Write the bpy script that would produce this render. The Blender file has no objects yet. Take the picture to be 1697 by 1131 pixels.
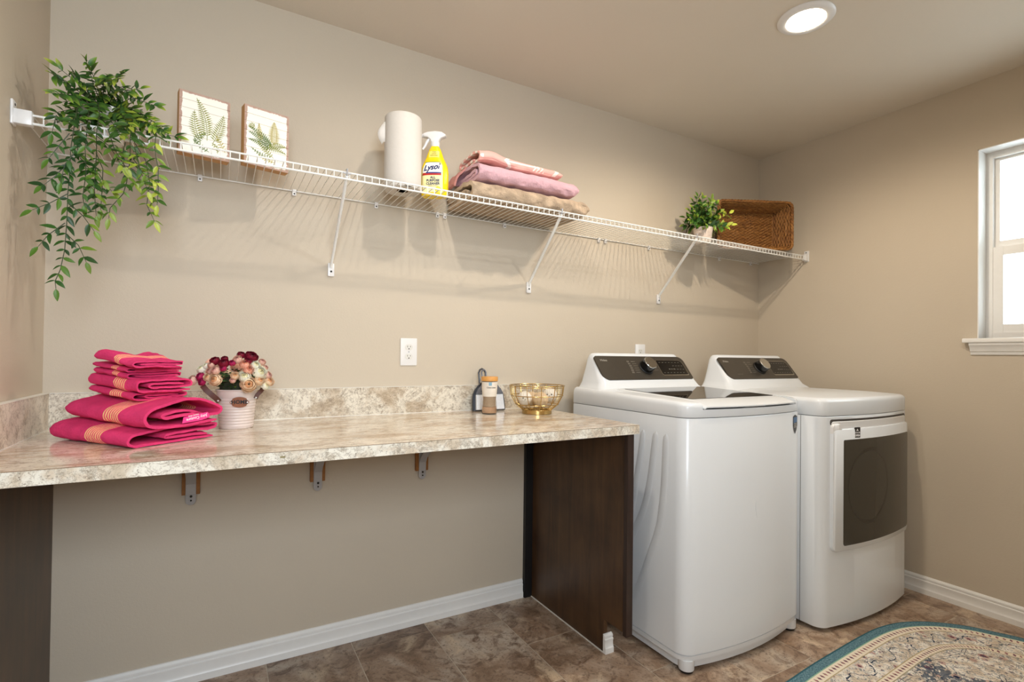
import bpy, bmesh, math, random
from mathutils import Vector, Matrix
import numpy as np
random.seed(7)
C = bpy.context.scene.collection
PI = math.pi
# ---------------------------------------------------------------- camera, world, lights, exposure
YAW, PITCH, ROLL, F = 0.5166, 0.0102, 0.0119, 850.66
CAM = Vector((0.4781, -2.1046, 1.1424))
_f = Vector((math.sin(YAW)*math.cos(PITCH), math.cos(YAW)*math.cos(PITCH), math.sin(PITCH)))
_r = Vector((math.cos(YAW), -math.sin(YAW), 0)); _u = _r.cross(_f)
_r2 = _r*math.cos(ROLL)+_u*math.sin(ROLL); _u2 = -_r*math.sin(ROLL)+_u*math.cos(ROLL)
cam = bpy.data.cameras.new('camera'); camo = bpy.data.objects.new('camera', cam); C.objects.link(camo)
camo.matrix_world = Matrix(((_r2.x,_u2.x,-_f.x,CAM.x),(_r2.y,_u2.y,-_f.y,CAM.y),(_r2.z,_u2.z,-_f.z,CAM.z),(0,0,0,1)))
cam.sensor_width = 36; cam.lens = F/1697*36; cam.shift_y = 16.72/1697; cam.clip_start = .02
bpy.context.scene.camera = camo
W = bpy.data.worlds.new('World'); bpy.context.scene.world = W; W.use_nodes = True
_bg = W.node_tree.nodes['Background']; _bg.inputs[0].default_value = (.86,.94,1,1); _bg.inputs[1].default_value = 6.0
def area(name, loc, target, sx, sy, power, col):
    l = bpy.data.lights.new(name, 'AREA'); l.shape = 'RECTANGLE'; l.size = sx; l.size_y = sy; l.energy = power; l.color = col
    o = bpy.data.objects.new(name, l); C.objects.link(o); o.location = loc
    o.rotation_euler = (Vector(target)-Vector(loc)).to_track_quat('-Z','Y').to_euler(); return o
HALL_POWER, LAMP, LAMP_LEFT, FRONT_FILL = 52.0, 25.0, 12.5, 16.0   # W; hall and front are added fill; the ceiling lamps are lit in their own builder
LENS = 60.0
area('hall_fill', (0.45,-3.0,1.75), (0.7,-.6,1.95), .9, .9, HALL_POWER, (.78,.89,1))  # unseen fill light added behind the camera to lift walls and ceiling
vs = bpy.context.scene.view_settings
vs.view_transform = 'Standard'; vs.look = 'None'; vs.gamma = 1; vs.use_curve_mapping = False; vs.exposure = 0.0

# ---------------------------------------------------------------- helpers
WM = {}
def setp(o, label=None, cat=None, group=None, kind=None):
    if label: o['label'] = label
    if cat: o['category'] = cat
    if group: o['group'] = group
    if kind: o['kind'] = kind
    return o
def thing(name, label, cat, loc=(0,0,0), rotz=0, group=None):
    o = bpy.data.objects.new(name, None); C.objects.link(o); o.empty_display_size = .05
    m = Matrix.Translation(loc) @ Matrix.Rotation(rotz, 4, 'Z'); o.matrix_world = m; WM[o.name] = m
    return setp(o, label, cat, group)
class MB:
    def __init__(s): s.v = []; s.f = []
    def add(s, vs, fs):
        n = len(s.v); s.v += [tuple(v) for v in vs]; s.f += [tuple(i+n for i in f) for f in fs]; return s
    def box(s, x0,x1,y0,y1,z0,z1):
        x0,x1=min(x0,x1),max(x0,x1); y0,y1=min(y0,y1),max(y0,y1); z0,z1=min(z0,z1),max(z0,z1)
        return s.add([(x0,y0,z0),(x1,y0,z0),(x1,y1,z0),(x0,y1,z0),(x0,y0,z1),(x1,y0,z1),(x1,y1,z1),(x0,y1,z1)],
              [(0,3,2,1),(4,5,6,7),(0,1,5,4),(1,2,6,5),(2,3,7,6),(3,0,4,7)])
    def loft(s, loops, cap0=True, cap1=True, closed=True):
        n = len(loops[0]); vs = [p for l in loops for p in l]; fs = []
        for k in range(len(loops)-1):
            for i in range(n if closed else n-1):
                j = (i+1)%n; fs.append((k*n+i, k*n+j, (k+1)*n+j, (k+1)*n+i))
        if cap0: fs.append(tuple(reversed(range(n))))
        if cap1: fs.append(tuple(range((len(loops)-1)*n, len(loops)*n)))
        return s.add(vs, fs)
    def tube(s, pts, r, n=8, cap=True, flat=1.0):
        pts = [Vector(p) for p in pts]; rs = r if isinstance(r,(list,tuple)) else [r]*len(pts); loops = []
        prev = None
        for i,p in enumerate(pts):
            t = (pts[min(i+1,len(pts)-1)]-pts[max(i-1,0)])
            if t.length < 1e-9: t = Vector((0,0,1))
            t.normalize()
            a = prev if prev is not None else (Vector((0,0,1)) if abs(t.z)<.9 else Vector((1,0,0)))
            a = (a - t*a.dot(t)).normalized(); b = t.cross(a); prev = a
            loops.append([p+(a*math.cos(2*PI*k/n)*flat+b*math.sin(2*PI*k/n))*rs[i] for k in range(n)])
        return s.loft(loops, cap, cap)
    def ring(s, c, R, r, nR=32, n=6, ax='z', closedz=None):
        c = Vector(c); vs=[]; fs=[]
        for i in range(nR):
            a = 2*PI*i/nR
            for k in range(n):
                b = 2*PI*k/n; rr = R+r*math.cos(b); h = r*math.sin(b)
                p = (rr*math.cos(a), rr*math.sin(a), h)
                if ax=='y': p = (p[0], h, p[1])
                if ax=='x': p = (h, p[0], p[1])
                vs.append(c+Vector(p))
        for i in range(nR):
            for k in range(n):
                fs.append((i*n+k, ((i+1)%nR)*n+k, ((i+1)%nR)*n+(k+1)%n, i*n+(k+1)%n))
        return s.add(vs, fs)
    def lathe(s, prof, c=(0,0,0), n=32, M=None):
        loops = [[(c[0]+r*math.cos(2*PI*k/n), c[1]+r*math.sin(2*PI*k/n), c[2]+z) for k in range(n)] for r,z in prof]
        if M: loops = [[M@Vector(p) for p in l] for l in loops]
        return s.loft(loops)
    def prism(s, poly, M, h, h0=0.0):
        a = [M@Vector((x,y,h0)) for x,y in poly]; b = [M@Vector((x,y,h)) for x,y in poly]
        return s.loft([a,b])
def rrect(w, h, r, n=6, cx=0, cy=0, rs=None):
    rs = rs or (r,r,r,r); out=[]                                   # corners: br, tr, tl, bl
    for (sx,sy,a0),q in zip(((1,-1,-90),(1,1,0),(-1,1,90),(-1,-1,180)), rs):
        for k in range(n+1):
            a = math.radians(a0+90*k/n)
            out.append((cx+sx*(w/2-q)+q*math.cos(a), cy+sy*(h/2-q)+q*math.sin(a)))
    return out
def cyl(mb, c, r, h, ax='z', n=24):
    c = Vector(c); M = {'z':Matrix.Identity(3),'y':Matrix.Rotation(PI/2,3,'X'),'x':Matrix.Rotation(PI/2,3,'Y')}[ax]
    return mb.loft([[c+M@Vector((r*math.cos(2*PI*k/n), r*math.sin(2*PI*k/n), z)) for k in range(n)] for z in (0,h)])
def mesh_of(name, mb, mat, smooth=40, bevel=0, recalc=True):
    me = bpy.data.meshes.new(name); bm = bmesh.new()
    vs = [bm.verts.new(v) for v in mb.v]
    for f in mb.f:
        try: bm.faces.new([vs[i] for i in f])
        except ValueError: pass
    if recalc: bmesh.ops.recalc_face_normals(bm, faces=bm.faces)
    if bevel:
        es = [e for e in bm.edges if len(e.link_faces)==2 and e.calc_face_angle(0) > .6]
        bmesh.ops.bevel(bm, geom=es, offset=bevel, segments=2, profile=.5, affect='EDGES', clamp_overlap=True)
    bm.to_mesh(me); bm.free()
    if smooth:
        for p in me.polygons: p.use_smooth = True
        try: me.set_sharp_from_angle(angle=math.radians(smooth))
        except Exception: pass
    if mat:
        for m in (mat if isinstance(mat,(list,tuple)) else [mat]): me.materials.append(m)
    return me
def link(name, me, parent=None, M=None):
    o = bpy.data.objects.new(name, me); C.objects.link(o)
    WM[o.name] = M if M is not None else Matrix.Identity(4)
    if parent is not None:
        o.parent = parent
        o.matrix_basis = WM[parent.name].inverted() @ WM[o.name] if M is not None else Matrix.Identity(4)
        if M is None: WM[o.name] = WM[parent.name].copy()
    elif M is not None: o.matrix_world = M
    return o
def obj(name, mb, mat, parent=None, smooth=40, bevel=0, local=False, label=None, kind=None, recalc=True):
    """verts of mb are in world space, or in the parent's space when local"""
    if parent is not None and not local:
        inv = WM[parent.name].inverted(); mb.v = [tuple(inv@Vector(v)) for v in mb.v]
    me = mesh_of(name, mb, mat, smooth, bevel, recalc)
    o = link(name, me, parent)
    return setp(o, label, None, None, kind)
def copy_tree(o, M, label=None):
    r = o.copy(); C.objects.link(r); r.matrix_world = M; WM[r.name] = M
    if label: r['label'] = label
    def kids(a, b):
        for ch in list(a.children):
            c = ch.copy(); C.objects.link(c); c.parent = b; c.matrix_parent_inverse = ch.matrix_parent_inverse.copy(); c.matrix_basis = ch.matrix_basis.copy()
            kids(ch, c)
    kids(o, r); return r
def struct(name, mb, mat, parent=None, **k): return obj(name, mb, mat, parent, kind='structure' if parent is None else None, **k)
def text_mb(s, size, shear=0, bold=0, align='CENTER', thick=.0004, space=1.0, sx=1.0):
    cu = bpy.data.curves.new('text','FONT'); cu.body = s; cu.size = size; cu.shear = shear; cu.offset = bold; cu.align_x = align; cu.align_y = 'CENTER'
    cu.extrude = thick/2; cu.space_character = space; cu.resolution_u = 3
    o = bpy.data.objects.new('text', cu); C.objects.link(o)
    dg = bpy.context.evaluated_depsgraph_get(); me = bpy.data.meshes.new_from_object(o.evaluated_get(dg))
    mb = MB(); mb.add([(v.co.x*sx,v.co.y,v.co.z) for v in me.vertices], [tuple(p.vertices) for p in me.polygons])
    bpy.data.objects.remove(o); bpy.data.curves.remove(cu); bpy.data.meshes.remove(me); return mb
def text(name, s, size, M, mat, parent, **k):
    mb = text_mb(s, size, **k); mb.v = [tuple(M@Vector(v)) for v in mb.v]
    return obj(name, mb, mat, parent, smooth=0, recalc=False)
def basis(o, x, y, z=None):
    x = Vector(x).normalized(); y = Vector(y); y = (y-x*y.dot(x)).normalized(); z = x.cross(y)
    return Matrix(((x.x,y.x,z.x,o[0]),(x.y,y.y,z.y,o[1]),(x.z,y.z,z.z,o[2]),(0,0,0,1)))

# ---------------------------------------------------------------- materials
def lin(c):
    return tuple(((v/255)/12.92 if v/255<=.04045 else (((v/255)+.055)/1.055)**2.4) for v in c)+(1,)
class NT:
    def __init__(s, name, rough=.5, metal=0, spec=.5):
        s.m = bpy.data.materials.new(name); s.m.use_nodes = True; s.t = s.m.node_tree; s.b = s.t.nodes['Principled BSDF']
        s.b.inputs['Roughness'].default_value = rough; s.b.inputs['Metallic'].default_value = metal; s.b.inputs['Specular IOR Level'].default_value = spec
        s.co = None
    def n(s, typ, **k):
        x = s.t.nodes.new(typ)
        for a,b in k.items(): setattr(x,a,b)
        return x
    def L(s, a, b): s.t.links.new(a, b)
    def coord(s, which='Object', scale=(1,1,1), rnd=False):
        tc = s.n('ShaderNodeTexCoord'); mp = s.n('ShaderNodeMapping'); mp.inputs['Scale'].default_value = scale
        s.L(tc.outputs[which], mp.inputs[0])
        if rnd:
            oi = s.n('ShaderNodeObjectInfo'); m = s.n('ShaderNodeMath', operation='MULTIPLY'); m.inputs[1].default_value = 37.0
            s.L(oi.outputs['Random'], m.inputs[0]); s.L(m.outputs[0], mp.inputs['Location'])
        return mp.outputs[0]
    def noise(s, co, scale, detail=4, rough=.55, dist=0):
        x = s.n('ShaderNodeTexNoise'); x.inputs['Scale'].default_value = scale; x.inputs['Detail'].default_value = detail; x.inputs['Roughness'].default_value = rough; x.inputs['Distortion'].default_value = dist
        s.L(co, x.inputs['Vector']); return x.outputs['Fac']
    def vor(s, co, scale, feature='F1', out='Distance'):
        x = s.n('ShaderNodeTexVoronoi', feature=feature); x.inputs['Scale'].default_value = scale; s.L(co, x.inputs['Vector']); return x.outputs[out]
    def ramp(s, fac, stops, interp='LINEAR'):
        x = s.n('ShaderNodeValToRGB'); x.color_ramp.interpolation = interp; e = x.color_ramp.elements
        e[0].position, e[0].color = stops[0][0], stops[0][1]; e[1].position, e[1].color = stops[-1][0], stops[-1][1]
        for p,c in stops[1:-1]:
            q = e.new(p); q.color = c
        s.L(fac, x.inputs[0]); return x.outputs[0]
    def mix(s, fac, a, b, mode='MIX'):
        x = s.n('ShaderNodeMix', data_type='RGBA', blend_type=mode)
        for i,v in ((0,fac),(6,a),(7,b)):
            if hasattr(v,'links') or hasattr(v,'is_output'): s.L(v, x.inputs[i])
            else: x.inputs[i].default_value = v
        return x.outputs[2]
    def math(s, op, a, b=None, c=None):
        x = s.n('ShaderNodeMath', operation=op)
        for i,v in enumerate((a,b,c)):
            if v is None: continue
            if hasattr(v,'is_output'): s.L(v, x.inputs[i])
            else: x.inputs[i].default_value = v
        return x.outputs[0]
    def bump(s, h, strength=.3, dist=.002):
        x = s.n('ShaderNodeBump'); x.inputs['Strength'].default_value = strength; x.inputs['Distance'].default_value = dist
        s.L(h, x.inputs['Height']); s.L(x.outputs[0], s.b.inputs['Normal'])
    def col(s, c):
        if hasattr(c,'is_output'): s.L(c, s.b.inputs['Base Color'])
        else: s.b.inputs['Base Color'].default_value = c
    def rough(s, c): s.L(c, s.b.inputs['Roughness'])
def simple(name, rgb, rough=.5, metal=0, var=.06, scale=30, bump=0, bscale=200, spec=.5, rnd=False, which='Object'):
    t = NT(name, rough, metal, spec); c = lin(rgb); co = t.coord(which, rnd=rnd)
    nz = t.noise(co, scale); lo = tuple(v*(1-var) for v in c[:3])+(1,); hi = tuple(min(1,v*(1+var)) for v in c[:3])+(1,)
    t.col(t.ramp(nz, [(.3,lo),(.7,hi)]))
    if bump: t.bump(t.noise(co, bscale, 3), bump, .001)
    return t.m
M = {}
def mk_wall(name, rgb):
    t = NT(name, .75, 0, .3); co = t.coord(); c = lin(rgb)
    t.col(t.ramp(t.noise(co, 2.5, 2), [(.3,tuple(v*.98 for v in c[:3])+(1,)),(.7,c)]))
    t.bump(t.math('ADD', t.noise(co, 260, 3), t.math('MULTIPLY', t.noise(co, 110, 2), 1.6)), .16, .0016); return t.m
M['wall'] = mk_wall('greige_wall_paint', (199,187,169))
M['ceiling'] = mk_wall('greige_ceiling_paint', (218,208,193))
M['trim'] = simple('white_trim_paint', (236,235,232), .35, var=.015, bump=.03, bscale=60)
M['caulk'] = simple('white_caulk', (232,228,218), .5, var=.03)
M['enamel'] = simple('white_appliance_enamel', (226,230,234), .22, var=.008, scale=4)
M['plastic_white'] = simple('white_moulded_plastic', (230,229,228), .28, var=.01)
M['wire'] = simple('white_vinyl_coated_wire', (236,236,232), .35, var=.02)
M['satin_nickel_plate'] = simple('grey_painted_steel', (176,176,178), .4, .15, var=.05)
M['black'] = simple('black_rubber', (16,15,16), .5, var=.2)
M['black_gloss'] = simple('black_gloss_plastic', (12,12,13), .12, var=.1)
M['panel_grey'] = simple('dark_grey_control_panel', (72,66,58), .32, .25, var=.04)
M['mark'] = simple('pale_grey_print', (170,165,155), .5, var=.05)
M['mark_dim'] = simple('dim_grey_print', (120,114,104), .5, var=.05)
M['white_print'] = simple('white_print', (240,240,240), .5, var=.02)
M['silver'] = simple('brushed_silver', (200,198,192), .22, 1.0, var=.05, scale=80)
M['gold'] = simple('gold_wire', (198,168,108), .25, 1.0, var=.06)
M['wood_raw'] = simple('raw_pine_block', (150,98,44), .6, var=.2, scale=40)
M['screw'] = simple('dark_screw', (50,46,40), .35, .8, var=.2)
M['seam'] = simple('shadowed_seam_gasket', (96,94,92), .6, var=.05)

t = NT('espresso_wood', .38, 0, .5); co = t.coord(scale=(9,9,.9)); co2 = t.coord()
g = t.noise(co, 3, 5, .6, .6); b = t.noise(co2, 5, 3)
t.col(t.mix(t.ramp(b,[(.3,(0,0,0,1)),(.75,(1,1,1,1))]), t.ramp(g,[(.25,lin((42,26,15))),(.8,lin((72,46,27)))]), t.ramp(g,[(.25,lin((66,45,26))),(.8,lin((104,74,44)))])))
t.bump(g, .05, .0006); M['espresso'] = t.m
t = NT('espresso_wood_edge', .4); t.col(t.ramp(t.noise(t.coord(scale=(20,20,1)),3),[(.3,lin((40,27,22))),(.7,lin((56,38,31)))])); M['espresso_edge'] = t.m

def granite(name, base, stretch, dark, rough, pinkish=(206,184,160)):
    t = NT(name, rough, 0, .5); co = t.coord(scale=stretch); c2 = t.coord()
    big = t.noise(co, 5.5, 7, .68, .35); mid = t.noise(co, 22, 7, .75, .3); fine = t.noise(c2, 110, 4, .8)
    c = t.ramp(big, [(.30,lin(dark)),(.42,lin(pinkish)),(.52,lin(base)),(.75,lin(tuple(min(255,v+8) for v in base)))])
    c = t.mix(t.ramp(mid,[(.34,(1,1,1,1)),(.47,(0,0,0,1))]), c, lin(tuple(int(v*.78) for v in pinkish)))
    veins = t.ramp(t.math('ABSOLUTE', t.math('SUBTRACT', t.noise(co, 8, 7, .8, .5), .5)), [(0,(1,1,1,1)),(.028,(0,0,0,1))])
    c = t.mix(t.math('MULTIPLY', veins, .55), c, lin((128,108,86)))
    c = t.mix(t.ramp(fine,[(.34,(.75,.75,.75,1)),(.42,(0,0,0,1))]), c, lin((120,104,86)))
    t.col(c); return t.m
M['laminate'] = granite('granite_laminate_top', (236,225,208), (1.0,2.2,1), (190,168,140), .13)
M['laminate_edge'] = granite('granite_laminate_edge', (236,231,218), (1.8,1.8,1.8), (190,176,152), .3, (214,200,180))
M['laminate_splash'] = granite('granite_laminate_splash', (226,218,202), (1.6,1.6,1.6), (168,150,126), .3, (200,184,162))

t = NT('slate_vinyl_tile', .42, 0, .45); co = t.coord(rnd=True); oi = t.n('ShaderNodeObjectInfo')
big = t.noise(co, 4.0, 6, .62, 1.0); mid = t.noise(co, 13, 7, .72, 1.2); fine = t.noise(co, 95, 5, .75)
c = t.ramp(big, [(.26,lin((104,82,64))),(.42,lin((146,120,98))),(.54,lin((172,150,130))),(.66,lin((190,176,160))),(.8,lin((196,168,132)))])
c = t.mix(t.ramp(mid,[(.36,(1,1,1,1)),(.52,(0,0,0,1))]), c, lin((112,88,70)))
c = t.mix(t.ramp(t.noise(co, 9, 4, .6, .5),[(.56,(0,0,0,1)),(.70,(.7,.7,.7,1))]), c, lin((214,192,164)))
c = t.mix(t.ramp(fine,[(.34,(.8,.8,.8,1)),(.46,(0,0,0,1))]), c, lin((88,70,56)))
c = t.mix(.85, c, t.ramp(oi.outputs['Random'],[(0,(.68,.66,.65,1)),(.5,(.95,.94,.93,1)),(1,(1.25,1.24,1.22,1))]), 'MULTIPLY')
t.col(c); t.bump(t.math('ADD', mid, fine), .12, .0015); M['tile'] = t.m
M['grout'] = simple('tile_joint', (186,172,154), .7, var=.1)

def terry(name, rgb, deep=.8, bs=420, stripes=None):
    t = NT(name, .92, 0, .15); co = t.coord(); c = lin(rgb); n = t.noise(co, bs, 3, .7); n2 = t.noise(co, 22, 4)
    cc = t.mix(t.ramp(n2,[(.3,(0,0,0,1)),(.7,(1,1,1,1))]), tuple(v*deep for v in c[:3])+(1,), c)
    h = n
    if stripes:
        y0, y1, k = stripes; sp = t.n('ShaderNodeSeparateXYZ'); tc = t.n('ShaderNodeTexCoord'); t.L(tc.outputs['Object'], sp.inputs[0])
        y = sp.outputs['Y']; ins = t.math('MULTIPLY', t.math('GREATER_THAN', y, y0), t.math('LESS_THAN', y, y1))
        ph = t.math('FRACT', t.math('MULTIPLY', t.math('SUBTRACT', y, y0), k/(y1-y0)))
        ln = t.math('MULTIPLY', ins, t.math('GREATER_THAN', ph, .5))
        cc = t.mix(t.math('MULTIPLY', ins, .25), cc, lin((240,90,100))); cc = t.mix(t.math('MULTIPLY', ln, .92), cc, lin((255,228,150)))
        h = t.math('MULTIPLY', n, t.math('SUBTRACT', 1.0, ins))
    t.col(cc); t.bump(t.math('ADD', h, t.math('MULTIPLY', t.noise(co, bs*.32, 2, .6), .9)), .95, .0045); t.b.inputs['Sheen Weight'].default_value = .6; t.b.inputs['Sheen Tint'].default_value = c
    return t.m
PINK = (255,72,132)
for nm,st in (('bath',(.10,.165,7)),('bathb',(.105,.175,8)),('hand',(.045,.095,6)),('wash',(.035,.062,4))): M['terry_'+nm] = terry('hot_pink_terry_'+nm, PINK, stripes=st)
M['terry_wash_top'] = terry('hot_pink_terry_top_cloth', PINK, stripes=(.052,.078,4))
M['fur_tan'] = terry('tan_plush_fur', (206,182,156), .5, 170)
M['fleece_pink'] = terry('pale_pink_fleece', (244,198,208), .88, 420)
M['blanket_coral'] = terry('coral_pink_blanket', (238,168,158), .93, 500)
M['blanket_white'] = terry('white_blanket_print', (248,236,226), .95, 500)
def leafmat(name, base, tip, rough=.42):
    t = NT(name, rough, 0, .4); tc = t.n('ShaderNodeTexCoord'); sp = t.n('ShaderNodeSeparateXYZ'); t.L(tc.outputs['Generated'], sp.inputs[0]); oi = t.n('ShaderNodeObjectInfo')
    c = t.ramp(sp.outputs['X'], [(.35,lin(base)),(1.0,lin(tip))]); c = t.mix(.6, c, t.ramp(oi.outputs['Random'],[(0,(.65,.66,.65,1)),(1,(1.15,1.12,1.05,1))]), 'MULTIPLY')
    t.col(c); t.b.inputs['Subsurface Weight'].default_value = 0; return t.m
M['leaf_dark'] = leafmat('deep_green_leaf', (34,72,26), (66,104,34)); M['leaf_mid'] = leafmat('mid_green_leaf', (50,94,30), (126,154,48)); M['leaf_lime'] = leafmat('yellow_green_leaf', (84,124,34), (196,204,76))
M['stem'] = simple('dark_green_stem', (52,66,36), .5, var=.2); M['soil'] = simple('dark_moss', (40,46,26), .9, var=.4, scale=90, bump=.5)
M['ceramic_white'] = simple('white_ceramic', (222,220,214), .3, var=.03)
t = NT('wicker_straw', .55, 0, .35); co = t.coord(rnd=True); n = t.noise(co, 60, 5, .7); n2 = t.noise(co, 7, 3)
t.col(t.mix(t.ramp(n2,[(.35,(0,0,0,1)),(.65,(1,1,1,1))]), t.ramp(n,[(.3,lin((84,50,20))),(.7,lin((150,98,46)))]), t.ramp(n,[(.3,lin((112,70,30))),(.7,lin((186,134,72)))]))); t.bump(n,.3,.001); M['wicker'] = t.m
M['wicker_dark'] = simple('dark_wicker_backing', (70,42,18), .8, var=.25, scale=120, bump=.4)
def glassy(name, rgb, rough=.06, alpha=None, trans=0, ior=1.45):
    t = NT(name, rough, 0, .5); c = lin(rgb); t.col(t.ramp(t.noise(t.coord(), 6), [(.3,tuple(v*.97 for v in c[:3])+(1,)),(.7,c)]))
    t.b.inputs['Transmission Weight'].default_value = trans; t.b.inputs['IOR'].default_value = ior; return t.m
M['dark_glass'] = glassy('dark_tinted_glass', (30,26,23), .035, ior=1.9)
M['door_glass'] = glassy('smoked_door_glass', (62,58,50), .12)
M['clear'] = glassy('clear_glass', (244,250,250), .0, trans=1.0, ior=1.12)
M['clear_jar'] = glassy('clear_jar_plastic', (248,244,238), .02, trans=.96, ior=1.04)
def emis(name, rgb, s):
    t = NT(name); t.b.inputs['Emission Color'].default_value = lin(rgb); t.b.inputs['Emission Strength'].default_value = s; t.col((1,1,1,1)); return t.m
# ---------------------------------------------------------------- the room
RW, H, YF = 3.507, 2.44, -2.42
WY0, WY1, WZ0, WZ1 = -1.98, -1.108, 1.25, 2.123      # window opening in the right wall
m = MB().box(-.12,RW+.2,0,.12,-.05,H+.05); struct('wall_back', m, M['wall'], smooth=0)
m = MB().box(-.12,0,YF-.12,0,-.05,H+.05); struct('wall_left', m, M['wall'], smooth=0)
m = MB(); T = .2
for b in ((YF-.12,WY0,-.05,H+.05),(WY1,0,-.05,H+.05),(WY0,WY1,-.05,WZ0),(WY0,WY1,WZ1,H+.05)): m.box(RW,RW+T,b[0],b[1],b[2],b[3])
struct('wall_right', m, M['wall'], smooth=0)
m = MB().box(-.12,.05,YF-.12,YF,-.05,H+.05).box(1.0,RW+.2,YF-.12,YF,-.05,H+.05).box(.05,1.0,YF-.12,YF,2.08,H+.05); struct('wall_front', m, M['wall'], smooth=0)
HY = -3.7
m = MB().box(-.8,-.7,HY,YF-.12,-.05,H+.05).box(2.0,2.1,HY,YF-.12,-.05,H+.05).box(-.8,2.1,HY-.1,HY,-.05,H+.05); struct('wall_hall', m, M['wall'], smooth=0)
struct('ceiling', MB().box(-.12,RW+.2,YF-.12,.12,H,H+.1), M['ceiling'], smooth=0)
struct('ceiling_hall', MB().box(-.8,2.1,HY-.1,YF-.12,H,H+.1), M['ceiling'], smooth=0)
struct('floor_hall', MB().box(-.8,2.1,HY-.1,YF-.12,-.05,0), M['grout'], smooth=0)
# floor: joint bed with every tile a part
fl = struct('floor', MB().box(-.12,RW+.2,YF-.12,.12,-.06,-.0012), M['grout'], smooth=0)
offs = {3:-.08,4:-.148,5:-.362,6:-.270,7:-.04,8:-.13,9:-.30,10:-.169,11:-.415}
TW, TL, X0 = .3045, .457, .946-3*.3045
def tile_mesh(w, l):
    g = .0015; b = .0012; x0,x1,y0,y1 = -w/2+g,w/2-g,-l/2+g,l/2-g; mb = MB()
    lo = [(x0,y0,-.004),(x1,y0,-.004),(x1,y1,-.004),(x0,y1,-.004)]; mi = [(x,y,-.0006) for x,y,_ in lo]; hi = [(x0+b,y0+b,0),(x1-b,y0+b,0),(x1-b,y1-b,0),(x0+b,y1-b,0)]
    mb.loft([lo,mi,hi], cap0=False); return mesh_of('tile', mb, M['tile'], smooth=0)
cache = {}
for k in range(12):
    xa, xb = max(0,X0+(k)*TW), min(RW, X0+(k+1)*TW)
    o = offs.get(k, -.2-.1*k % .4); y = o
    while y < 0: y += TL
    while y > YF:
        ya, yb = max(YF, y-TL), min(0, y); y -= TL
        if yb-ya < .01 or xb-xa < .01: continue
        key = (round(xb-xa,3), round(yb-ya,3))
        if key not in cache: cache[key] = tile_mesh(*key)
        t_ = bpy.data.objects.new('tile', cache[key]); C.objects.link(t_); t_.parent = fl; t_.location = ((xa+xb)/2,(ya+yb)/2,0)
# baseboards (colonial profile: depth off wall, height)
BP = [(0,0),(.0150,0),(.0150,.024),(.0125,.028),(.0110,.034),(.0105,.052),(.0120,.060),(.0120,.063),(.0085,.066),(.0085,.070),(.0100,.072),(.0095,.078),(.0045,.085),(0,.086)]
def baseboard(name, p0, p1, nrm, parent=None):
    p0=Vector(p0); p1=Vector(p1); n=Vector(nrm)
    mb = MB().loft([[p0+n*d+Vector((0,0,z)) for d,z in BP],[p1+n*d+Vector((0,0,z)) for d,z in BP]])
    return struct(name, mb, M['trim'], parent, smooth=30)
baseboard('baseboard_back', (.032,0,0), (1.742,0,0), (0,-1,0))
baseboard('trim_1', (1.806,0,0), (RW,0,0), (0,-1,0))
baseboard('baseboard_right', (RW,-.0,0), (RW,YF,0), (-1,0,0))
baseboard('baseboard_left', (0,-.70,0), (0,YF,0), (1,0,0))
baseboard('baseboard_front', (1.0,YF,0), (RW,YF,0), (0,1,0))
# window in the right wall
XR = RW
win = struct('window_1', MB().box(XR+.083,XR+.135,WY0,WY0+.045,WZ0,WZ1).box(XR+.083,XR+.135,WY1-.028,WY1,WZ0,WZ1).box(XR+.084,XR+.134,WY0+.0451,WY1-.0281,WZ1-.032,WZ1).box(XR+.084,XR+.134,WY0+.0451,WY1-.0281,WZ0,WZ0+.03), M['trim'], smooth=0)
zm = 1.675
def sash(nm, z0, z1, x0, x1, s, tb, tt):
    a, b = WY0+.045, WY1-.028
    mb = MB().box(x0,x1,a,a+s,z0,z1).box(x0,x1,b-s,b,z0,z1).box(x0+.001,x1-.001,a+s+.0001,b-s-.0001,z0,z0+tb).box(x0+.001,x1-.001,a+s+.0001,b-s-.0001,z1-tt,z1)
    o = obj(nm, mb, M['trim'], win, smooth=0)
    p = obj('pane', MB().box((x0+x1)/2-.002,(x0+x1)/2+.002,a+s+.0003,b-s-.0003,z0+tb+.0003,z1-tt-.0003), M['clear'], o, smooth=0)
    return o
sash('upper_sash', zm-.005, WZ1-.032, XR+.106, XR+.128, .018, .035, .012)
sash('lower_sash', WZ0+.03, zm, XR+.086, XR+.104, .036, .036, .04)
obj('reveal', MB().box(XR+.001,XR+.083,WY1-.004,WY1+.0,WZ0,WZ1).box(XR+.001,XR+.083,WY0,WY0+.004,WZ0,WZ1).box(XR+.001,XR+.083,WY0,WY1,WZ1-.004,WZ1), M['trim'], win, smooth=0)
st = obj('window_stool', MB().box(XR-.036,XR+.083,WY0-.06,WY1+.045,WZ0-.020,WZ0), M['trim'], win, bevel=.004)
AP = [(0,0),(.006,0),(.010,.012),(.014,.016),(.020,.034),(.028,.044),(.030,.055),(0,.055)]
obj('apron', MB().loft([[Vector((XR-d,yy,WZ0-.075+z)) for d,z in AP] for yy in (WY0-.03,WY1+.022)]), M['trim'], win, smooth=25)
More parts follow.
